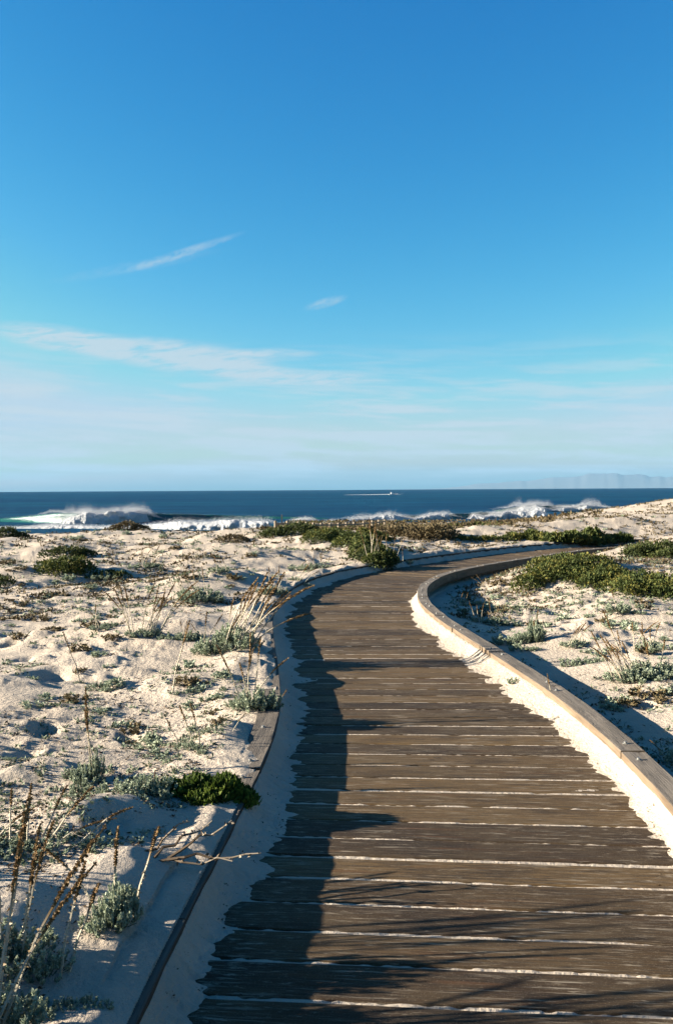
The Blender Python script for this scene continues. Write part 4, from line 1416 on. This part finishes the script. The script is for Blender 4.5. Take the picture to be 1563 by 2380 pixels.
# tufts on the right dune
n = 3400
aq = np.radians(r_.uniform(9, 30, n))
rq = 1 / r_.uniform(1 / 62, 1 / 25, n)
Xq, Yq = rq * np.sin(aq), rq * np.cos(aq)
k = fbm(Xq / 1.4, Yq / 1.6, 3, 350) > -.02
scatter_mesh('low_ground_cover', 'sparse tawny tufts speckling the bright right dune', DRY, Xq[k], Yq[k], .055 + .0008 * rq[k], 8, .7, .55)

# ------------------------------------------------------------------ fence beyond the dune
def box(w, d, h, z0=0.0, bev=0.0):
    V = []
    for z, k in ((z0, 1), (z0 + h - bev, 1), (z0 + h, 1 - 2 * bev / max(w, .001) if bev else 1)):
        for sx_, sy_ in ((-1, -1), (1, -1), (1, 1), (-1, 1)):
            V.append((sx_ * w / 2 * k, sy_ * d / 2 * k, z))
    Fq = []
    for l in range(2):
        for i in range(4):
            j = (i + 1) % 4
            Fq.append((l * 4 + i, l * 4 + j, l * 4 + 4 + j, l * 4 + 4 + i))
    Fq += [(8, 9, 10, 11), (3, 2, 1, 0)]
    return V, Fq


FP = [(640, 1238), (668, 1238), (694, 1239), (712, 1239), (728, 1239), (746, 1238.5), (767, 1238), (786, 1237), (804, 1236), (822, 1235), (844, 1233.5), (864, 1231), (879, 1229), (893, 1227)]
fr = [np.interp(p[0], [640, 893], [66, 92]) for p in FP]
pw = []
for (px, py), r in zip(FP, fr):
    v = ray(px, py)
    h = math.hypot(v.x, v.y)
    x, y = v.x / h * r, v.y / h * r
    pw.append((x, y, EYE + v.z / h * r))
fence = link('wooden_fence', None, loc=(pw[6][0], pw[6][1], pw[6][2]), label='grey post-and-rail fence crossing the scrub toward the surf', cat='fence')
o0 = np.array(pw[6])
PM = tri_mesh('fence_post', *box(.16, .16, 1.9, -1.0, .03), POSTW)
for i, p in enumerate(pw):
    link('fence_post', PM, fence, tuple(np.array(p) - o0), (0, 0, .4 + .05 * i), (1, 1, 1 + .05 * math.sin(i * 7)))
for z in (.30, .68):
    for a, b in zip(pw[:-1], pw[1:]):
        a, b = np.array(a) + [0, 0, z], np.array(b) + [0, 0, z]
        d = b - a
        L = float(np.linalg.norm(d))
        V = []
        Vb, Fb = box(.055, .13, L + .1, -.05)
        q = Vector(d).to_track_quat('Z', 'Y')
        link('fence_rail', tri_mesh('fence_rail', [q @ Vector((v[0], v[1], v[2])) for v in Vb], Fb, POSTW), fence, tuple(a - o0))
v = ray(767, 1226)
h = math.hypot(v.x, v.y)
sx_, sy_ = v.x / h * 77.5, v.y / h * 77.5
sz_ = EYE + v.z / h * 77.5
sg = link('marker_sign', None, loc=(sx_, sy_, sz_ - .9), label='small pale square sign standing at the wooden fence', cat='sign')
link('post', tri_mesh('post', *box(.06, .06, .9, -.2), POSTW), sg, (0, .05, 0))
link('board', tri_mesh('board', *box(.34, .03, .34, .62, .0), WHITEP), sg, (0, 0, 0), (0, 0, -.5))
for (px, ptop, pbase, rr_, lab) in ((560, 1214, 1232, 37, 'short white marker post on the left dune crest before the surf'), (655, 1196, 1240, 35, 'thin tall pale stake left of the fence')):
    v = ray(px, pbase)
    h = math.hypot(v.x, v.y)
    x, y = v.x / h * rr_, v.y / h * rr_
    gz = T(x, y)
    v2 = ray(px, ptop)
    top = EYE + v2.z / math.hypot(v2.x, v2.y) * rr_
    w = .11 if px == 560 else .045
    link('marker_post', tri_mesh('marker_post', *box(w, w, top - gz + .2, -.2, .01), WHITEP if px == 560 else POSTW), None, (x, y, gz), label=lab, cat='post')

# ------------------------------------------------------------------ sea
SEA_Z = -7.0
sa = np.radians(np.concatenate([np.linspace(-85, -24, 40)[:-1], np.linspace(-24, 24, 420), np.linspace(24, 85, 40)[1:]]))
sr = 1 / np.linspace(1 / 95, 1 / 10300, 330)
A, R = np.meshgrid(sa, sr)
X, Y = R * np.sin(A), R * np.cos(A)


def swell(X, Y):
    Dn = Y + X * .10
    amp = np.interp(Y, [100, 300, 600, 1200, 10000], [.15, .5, .9, 1.0, .3])
    z = amp * np.sin(Dn / 30 + 1.5 * fbm(X / 260, Y / 200, 2, 400)) * (.5 + .5 * fbm(X / 180, Y / 60, 2, 410))
    z = z + .22 * fbm(X / 24, Y / 8, 3, 420) * np.interp(Y, [100, 800, 3000], [1, 1, .3])
    return z


Z = SEA_Z + swell(X, Y)
idx = np.arange(X.size).reshape(X.shape)
F = np.stack([idx[:-1, :-1], idx[:-1, 1:], idx[1:, 1:], idx[1:, :-1]], -1).reshape(-1, 4)[:, ::-1]
link('sea_water', new_mesh('sea_water', np.stack([X.ravel(), Y.ravel(), Z.ravel()], -1), F, SEA, smooth=True), kind='structure',
     label='dark blue ocean reaching the level horizon')


def sea_d(px, py):
    v = ray(px, py)
    k = (SEA_Z - EYE) / v.z
    return v.x * k, v.y * k


def wave_strip(name, label, keys, nx=260, nj=26):
    """keys: (px, py of the foot, wave height m, steepness 0..1) along the crest"""
    px = np.linspace(keys[0][0], keys[-1][0], nx)
    kk = np.array(keys)
    foot = np.array([sea_d(p, np.interp(p, kk[:, 0], kk[:, 1])) for p in px])
    H = np.interp(px, kk[:, 0], kk[:, 2])
    st = np.interp(px, kk[:, 0], kk[:, 3])
    V = []
    for i in range(nx):
        fx, fy = foot[i]
        rr_ = np.hypot(fx, fy)
        ux, uy = fx / rr_, fy / rr_
        for j in range(nj):
            g = j / (nj - 1)
            if g < .5:                       # front face, foot to crest
                q = g / .5
                dep = (1 - st[i] * .75) * 7.0 * q
                zz = H[i] * (q ** (1.0 + 1.6 * st[i]))
                if q > .8:
                    dep -= st[i] * 2.0 * (q - .8)
            else:                            # long back
                q = (g - .5) / .5
                dep = (1 - st[i] * .75) * 7.0 - st[i] * .4 + 16 * q
                zz = H[i] * (1 - ss(q)) - .5 * q
            V.append((fx + ux * dep, fy + uy * dep, SEA_Z - .15 + zz))
    V = np.array(V)
    V[:, 2] += .18 * fbm(V[:, 0] / 3, V[:, 1] / 3, 3, 440) * np.clip((V[:, 2] - SEA_Z) / 1.5, 0, 1)
    idx = np.arange(nx * nj).reshape(nx, nj)
    F = np.stack([idx[:-1, :-1], idx[1:, :-1], idx[1:, 1:], idx[:-1, 1:]], -1).reshape(-1, 4)
    root = link(name, new_mesh(name, V, F, WAVE, smooth=True), label=label, cat='wave')
    # white water torn along the steepest part of the crest
    r_ = np.random.default_rng(int(px[0]) % 97 + 3)
    G = V.reshape(nx, nj, 3)
    w_ = np.clip(st - .45, 0, 1) * np.clip(H, 0, 3) * (.5 + .9 * (fbm(px / 26, px * 0, 2, 480) > -.15))
    if w_.sum() > 0:
        m = 4000
        ii = r_.choice(nx, m, p=w_ / w_.sum())
        jj = np.clip(r_.normal(nj * .49, .4, m).astype(int), 0, nj - 1)
        Q = G[ii, jj] + r_.normal(0, 1, (m, 3)) * [.35, .25, .10]
        Q[:, 0] += r_.uniform(-.25, .25, m)
        Q[:, 2] += np.abs(r_.normal(0, .10, m))
        sz = .045 * r_.uniform(.5, 1.6, m)[:, None]
        tri = np.stack([Q + unit(r_.normal(size=(m, 3))) * sz for _ in range(3)], 1).reshape(-1, 3)
        link('crest_foam', new_mesh('crest_foam', tri, np.arange(m * 3).reshape(-1, 3), MIST), root)['kind'] = 'stuff'
    return root


def foam_bank(parent, keys, seed, dep0=0.0, lump=1.0, nx=340, nj=22):
    """billowing white water: keys (px, py foot, height m, depth m)"""
    kk = np.array(keys, float)
    px = np.linspace(kk[0, 0], kk[-1, 0], nx)
    foot = np.array([sea_d(p, np.interp(p, kk[:, 0], kk[:, 1])) for p in px])
    H = np.interp(px, kk[:, 0], kk[:, 2])
    Dp = np.interp(px, kk[:, 0], kk[:, 3])
    g = np.linspace(0, 1, nj)
    U = foot / np.hypot(foot[:, 0], foot[:, 1])[:, None]
    ang = g * math.pi
    arc = (1 - np.cos(ang)) / 2
    x = foot[:, 0:1] + U[:, 0:1] * (dep0 + arc[None] * Dp[:, None])
    y = foot[:, 1:2] + U[:, 1:2] * (dep0 + arc[None] * Dp[:, None])
    along = np.broadcast_to(foot[:, 0:1], x.shape)
    bil = 1 + lump * (.35 * fbm(along / 6 + seed, g[None] * 1.5 + seed, 2, 450) + .22 * np.abs(fbm(along / 2.2 + seed, g[None] * 5, 3, 455)))
    edge = ss(px, px[0], px[0] + 14) * ss(px, px[-1], px[-1] - 14)
    z = SEA_Z - .2 + (np.sin(ang)[None] ** .7) * H[:, None] * bil * edge[:, None]
    bulge = .55 * fbm(along / 1.6, z / 1.0 + seed, 3, 460) * np.minimum(H[:, None], 1.5)
    x = x + U[:, 0:1] * bulge
    y = y + U[:, 1:2] * bulge
    V = np.stack([x, y, z], -1).reshape(-1, 3)
    idx = np.arange(nx * nj).reshape(nx, nj)
    F = np.stack([idx[:-1, :-1], idx[1:, :-1], idx[1:, 1:], idx[:-1, 1:]], -1).reshape(-1, 4)
    o = link('foam', new_mesh('foam', V, F, FOAM, smooth=True), parent, loc=(0, 0, 0))
    # froth flying off the whole bank so that it has no hard outline
    r_ = np.random.default_rng(int(seed * 10) + 5)
    area = float((H * edge).sum() * (px[-1] - px[0]) / nx)
    m = int(min(26000, 170 * area))
    ii = r_.integers(0, nx, m)
    jj = r_.integers(int(nj * .2), int(nj * .85), m)
    Q = V.reshape(nx, nj, 3)[ii, jj] + r_.normal(0, 1, (m, 3)) * [.5, .5, .28] * (0.35 + H[ii] * .45)[:, None]
    Q[:, 2] += np.abs(r_.normal(0, .16, m)) * H[ii]
    sz = .05 * r_.uniform(.5, 1.8, m)[:, None]
    tri = np.stack([Q + unit(r_.normal(size=(m, 3))) * sz for _ in range(3)], 1).reshape(-1, 3)
    link('froth', new_mesh('froth', tri, np.arange(m * 3).reshape(-1, 3), MIST), o)['kind'] = 'stuff'
    return o


def spray(parent, specs, seed, size=.05):
    """fine droplets thrown above the crest: (px, py foot, z0, z1 m, spread px, n)"""
    r_ = np.random.default_rng(seed)
    Ps = []
    for (px, py, z0, z1, spx, n) in specs:
        q = r_.normal(0, 1, n)
        p = px + q * spx * .5
        env = np.exp(-q * q * .30) * (0.75 + 0.45 * fbm(p / 13 + px, q * 0 + .5, 3, 470))
        zz = z0 * np.minimum(1, env + .35) + (z1 - z0) * np.abs(r_.normal(0, .45, n)) * env
        p = p + r_.normal(0, 1.2, n) + (zz - z0) * 1.2
        fx, fy = sea_d(px, py)
        d = math.hypot(fx, fy)
        aa = np.radians([pxaz(v) for v in p])
        dd = d + r_.normal(3, 1.6, n)
        Ps.append(np.stack([dd * np.sin(aa), dd * np.cos(aa), SEA_Z + zz], -1))
    P = np.concatenate(Ps)
    n = len(P)
    s = size * r_.uniform(.5, 1.6, n)[:, None]
    A_ = P + unit(r_.normal(size=(n, 3))) * s
    B_ = P + unit(r_.normal(size=(n, 3))) * s
    C_ = P + unit(r_.normal(size=(n, 3))) * s
    V = np.stack([A_, B_, C_], 1).reshape(-1, 3)
    F = np.arange(n * 3).reshape(-1, 3)
    o = link('spray', new_mesh('spray', V, F, MIST), parent)
    o['kind'] = 'stuff'
    return o


# big plunging wave on the left
w = wave_strip('breaking_wave', 'tall green wave curling over at the left, white spray thrown off its crest',
               [(-60, 1216, .9, .3), (0, 1215, 1.2, .5), (80, 1216, 2.2, .9), (140, 1218, 3.0, 1), (200, 1219, 2.9, 1), (320, 1216, 2.6, .8), (360, 1212, 2.3, .7), (480, 1210, 1.7, .6), (620, 1208, 1.0, .5), (760, 1208, .5, .4)])
foam_bank(w, [(140, 1219, .6, 2), (165, 1219, 2.3, 4), (200, 1219, 3.0, 5), (250, 1218, 2.8, 5), (300, 1217, 2.9, 5), (340, 1215, 2.9, 5), (352, 1214, .5, 3)], 1, -.8)
spray(w, [(165, 1218, 2.2, 5.6, 46, 9000), (210, 1218, 2.6, 5.2, 60, 9000), (260, 1218, 2.4, 4.6, 60, 7000), (310, 1216, 2.6, 5.6, 55, 9000), (335, 1216, 2.4, 4.2, 30, 4000), (130, 1216, 2.8, 3.8, 40, 2500), (100, 1215, 2.3, 2.9, 30, 500)], 3)
w2 = wave_strip('broken_wave', 'low line of tumbling white water in front of the left green wave',
                [(-60, 1226, .3, .3), (100, 1228, .4, .3), (640, 1228, .6, .3), (660, 1228, .1, .3)], 120, 12)
foam_bank(w2, [(-60, 1228, .3, 2), (60, 1228, .45, 2), (110, 1228, .9, 3), (200, 1228, .7, 3), (290, 1228, .6, 3), (370, 1229, 1.2, 4), (420, 1230, 1.8, 4), (480, 1230, 1.7, 4), (560, 1230, 1.9, 4), (625, 1230, 2.0, 4), (638, 1230, 1.2, 3)], 5, -2, 1.0)
spray(w2, [(430, 1229, 1.2, 2.6, 60, 2500), (500, 1229, 1.2, 2.4, 60, 2500), (600, 1229, 1.4, 2.8, 50, 3000), (120, 1228, .6, 1.4, 50, 1500)], 6)
# second wave line, centre to right, farther out toward the right
w3 = wave_strip('breaking_wave', 'teal wave with several white crests breaking in front of the centre of the sea',
                [(650, 1222, .3, .4), (700, 1220, 1.0, .6), (800, 1215, 1.0, .7), (900, 1211, 1.4, .8), (1000, 1208, 1.4, .8), (1100, 1205, 1.7, .9), (1200, 1203, 2.0, .9), (1260, 1202, 1.2, .6)])
foam_bank(w3, [(668, 1222, .3, 2), (690, 1221, 1.3, 3), (725, 1219, 1.3, 3), (740, 1218, .5, 2)], 7, -1, 1.1, 120)
foam_bank(w3, [(742, 1218, .3, 2), (770, 1217, .9, 2), (800, 1216, .5, 2), (820, 1215, 1.2, 3), (850, 1214, 1.4, 3), (880, 1213, 1.7, 3), (915, 1213, 1.9, 3), (935, 1212, 1.5, 3), (960, 1211, .8, 2), (1000, 1210, 1.6, 3), (1040, 1209, 1.7, 3), (1052, 1209, .4, 2)], 8, -1, 1.0)
foam_bank(w3, [(1085, 1207, .3, 2), (1100, 1206, 1.4, 3), (1125, 1206, .8, 2), (1145, 1205, 1.6, 3), (1165, 1205, 1.6, 3), (1180, 1204, 2.1, 4), (1250, 1204, 2.0, 4), (1275, 1204, 1.0, 3)], 9, -1, 1.0, 160)
spray(w3, [(700, 1220, 1, 2.3, 40, 2500), (850, 1214, 1.2, 2.6, 60, 3500), (895, 1213, 1.4, 2.9, 40, 3500), (1020, 1209, 1.4, 3.0, 45, 3500), (1150, 1205, 1.4, 2.8, 60, 3500), (1210, 1204, 1.8, 3.6, 60, 4500)], 10)
w4 = wave_strip('breaking_wave', 'farthest white-crested wave meeting the right dune, spray humps above it',
                [(1150, 1188, .4, .5), (1200, 1187, 1.6, .8), (1260, 1186, 2.0, .9), (1340, 1184, 1.8, .8), (1430, 1182, 1.0, .6), (1480, 1180, .4, .4)])
foam_bank(w4, [(1192, 1188, .3, 2), (1215, 1188, 1.8, 3), (1245, 1188, 2.6, 4), (1265, 1188, 1.2, 3), (1280, 1187, .5, 2), (1310, 1187, 1.2, 3), (1340, 1186, .8, 2), (1362, 1186, 2.2, 4), (1385, 1185, 1.5, 3), (1430, 1184, .5, 2)], 11, 0, 1.0)
spray(w4, [(1215, 1188, 1.8, 5.0, 50, 7000), (1250, 1188, 2.0, 5.0, 45, 7000), (1320, 1187, 1.2, 2.6, 40, 3000), (1370, 1186, 2.0, 4.6, 45, 6000)], 12, .075)

# ------------------------------------------------------------------ motor boat and its wake
bx, by = sea_d(911, 1150.5)
boat = link('motor_boat', None, loc=(bx, by, SEA_Z + .3), rot=(0, math.radians(-5), math.radians(8)), label='small white motor boat speeding right far out on the sea', cat='boat')


def hull_geo(L, B, H):
    V, Fq = [], []
    n = 10
    for i in range(n + 1):
        f = i / n
        x = -L / 2 + L * f
        b = B / 2 * (1 - max(0, (f - .45) / .55) ** 2.2)
        sh = H * (1 + .25 * f ** 2)
        V += [(x, -b, sh), (x, -b * .8, .1), (x, 0, -.35 + .35 * max(0, f - .6)), (x, b * .8, .1), (x, b, sh), (x, 0, sh - .06)]
    for i in range(n):
        a, b = i * 6, i * 6 + 6
        for j in range(5):
            Fq.append((a + j, b + j, b + j + 1, a + j + 1))
        Fq.append((a + 5, b + 5, b, a))
    Fq += [(0, 1, 2, 3, 4, 5)]
    return V, Fq


link('hull', tri_mesh('hull', *hull_geo(10, 3.0, 1.3), HULLW), boat)
link('cabin', tri_mesh('cabin', *box(3.2, 2.2, 1.7, 0, .12), HULLW), boat, (-.4, 0, 1.2))
link('windshield', tri_mesh('windshield', *box(.08, 1.9, .7, 0, 0), GLASSD), boat, (1.24, 0, 2.0))
link('flybridge', tri_mesh('flybridge', *box(1.8, 1.8, .6, 0, .05), HULLW), boat, (-.8, 0, 2.9))
link('railing', tri_mesh('railing', *box(.06, .06, 2.2, 0, 0), STEEL), boat, (-1.2, 0, 3.4))
n = 200
wx = np.linspace(0, 1, n)
V = []
for i in range(n):
    f = wx[i]
    X0 = bx - 5 - f * 62
    hw = .9 + 2.6 * f
    hh = .75 * (1 - f) + .28 * (.5 + .5 * math.sin(i * .9)) * (1 - .4 * f)
    for j in range(5):
        g = j / 4 * 2 - 1
        V.append((X0, by - 3 * f + g * hw, SEA_Z + .45 + hh * (1 - g * g) + .12 * math.sin(i * 1.7 + j * 2)))
idx = np.arange(n * 5).reshape(n, 5)
F = np.stack([idx[:-1, :-1], idx[1:, :-1], idx[1:, 1:], idx[:-1, 1:]], -1).reshape(-1, 4)
link('boat_wake', new_mesh('boat_wake', np.array(V), F, FOAM, smooth=True), kind='stuff', label='thin white wake trailing left behind the motor boat')
r_ = np.random.default_rng(90)
n = 500
P = np.stack([bx + 3 + np.abs(r_.normal(0, 4, n)), by + r_.normal(0, 1.5, n), SEA_Z + .4 + np.abs(r_.normal(0, .9, n))], -1)
V = np.stack([P + unit(r_.normal(size=(n, 3))) * .22 for _ in range(3)], 1).reshape(-1, 3)
link('bow_spray', new_mesh('bow_spray', V, np.arange(n * 3).reshape(-1, 3), MIST), kind='stuff', label='fine spray thrown up at the boat bow')

# ------------------------------------------------------------------ far hills across the bay, and the air before them
HD = 42000.0
pts = [(900, 0), (1040, 3), (1100, 14), (1150, 17), (1200, 22), (1260, 28), (1330, 34), (1400, 39), (1440, 41), (1480, 36), (1530, 30), (1563, 27), (1640, 30), (1750, 36), (1900, 22), (2100, 8)]
n = 240
pxs = np.linspace(900, 2100, n)
hp = np.interp(pxs, [p[0] for p in pts], [p[1] for p in pts])
V = []
for i in range(n):
    a = math.radians(pxaz(pxs[i]))
    top = hp[i] * .88 / FPX * HD + 40 * float(fbm(pxs[i] / 35, 1.0, 3, 500))
    for dr, k in ((0, 0), (1500, .55), (3200, 1.0), (6000, .6), (9000, 0)):
        d = HD + dr
        j = float(fbm(pxs[i] / 22, dr / 900.0, 3, 510))
        V.append((d * math.sin(a), d * math.cos(a), SEA_Z - 30 + max(0, top * k * (1 + .15 * j)) + (0 if k else -60)))
idx = np.arange(n * 5).reshape(n, 5)
F = np.stack([idx[:-1, :-1], idx[1:, :-1], idx[1:, 1:], idx[:-1, 1:]], -1).reshape(-1, 4)
link('hills', new_mesh('hills', np.array(V), F, HILL, smooth=True), kind='structure', label='faint hazy hills on the horizon at the right')

HAZE_ON = True
if HAZE_ON:
    Vb, Fb = box(90000, 56000, 1150, 0)
    hm = bpy.data.materials.new('haze')
    hm.use_nodes = True
    hn = hm.node_tree.nodes
    hn.clear()
    out = hn.new('ShaderNodeOutputMaterial')
    pv = hn.new('ShaderNodeVolumePrincipled')
    pv.inputs['Color'].default_value = (0.165, 0.34, 0.53, 1)
    pv.inputs['Density'].default_value = 0.000020
    pv.inputs['Anisotropy'].default_value = 0.0
    hm.node_tree.links.new(pv.outputs[0], out.inputs['Volume'])
    link('haze', tri_mesh('haze', Vb, Fb, hm), None, (0, 27000, -75), kind='stuff', label='thin sea haze filling the air over the bay')
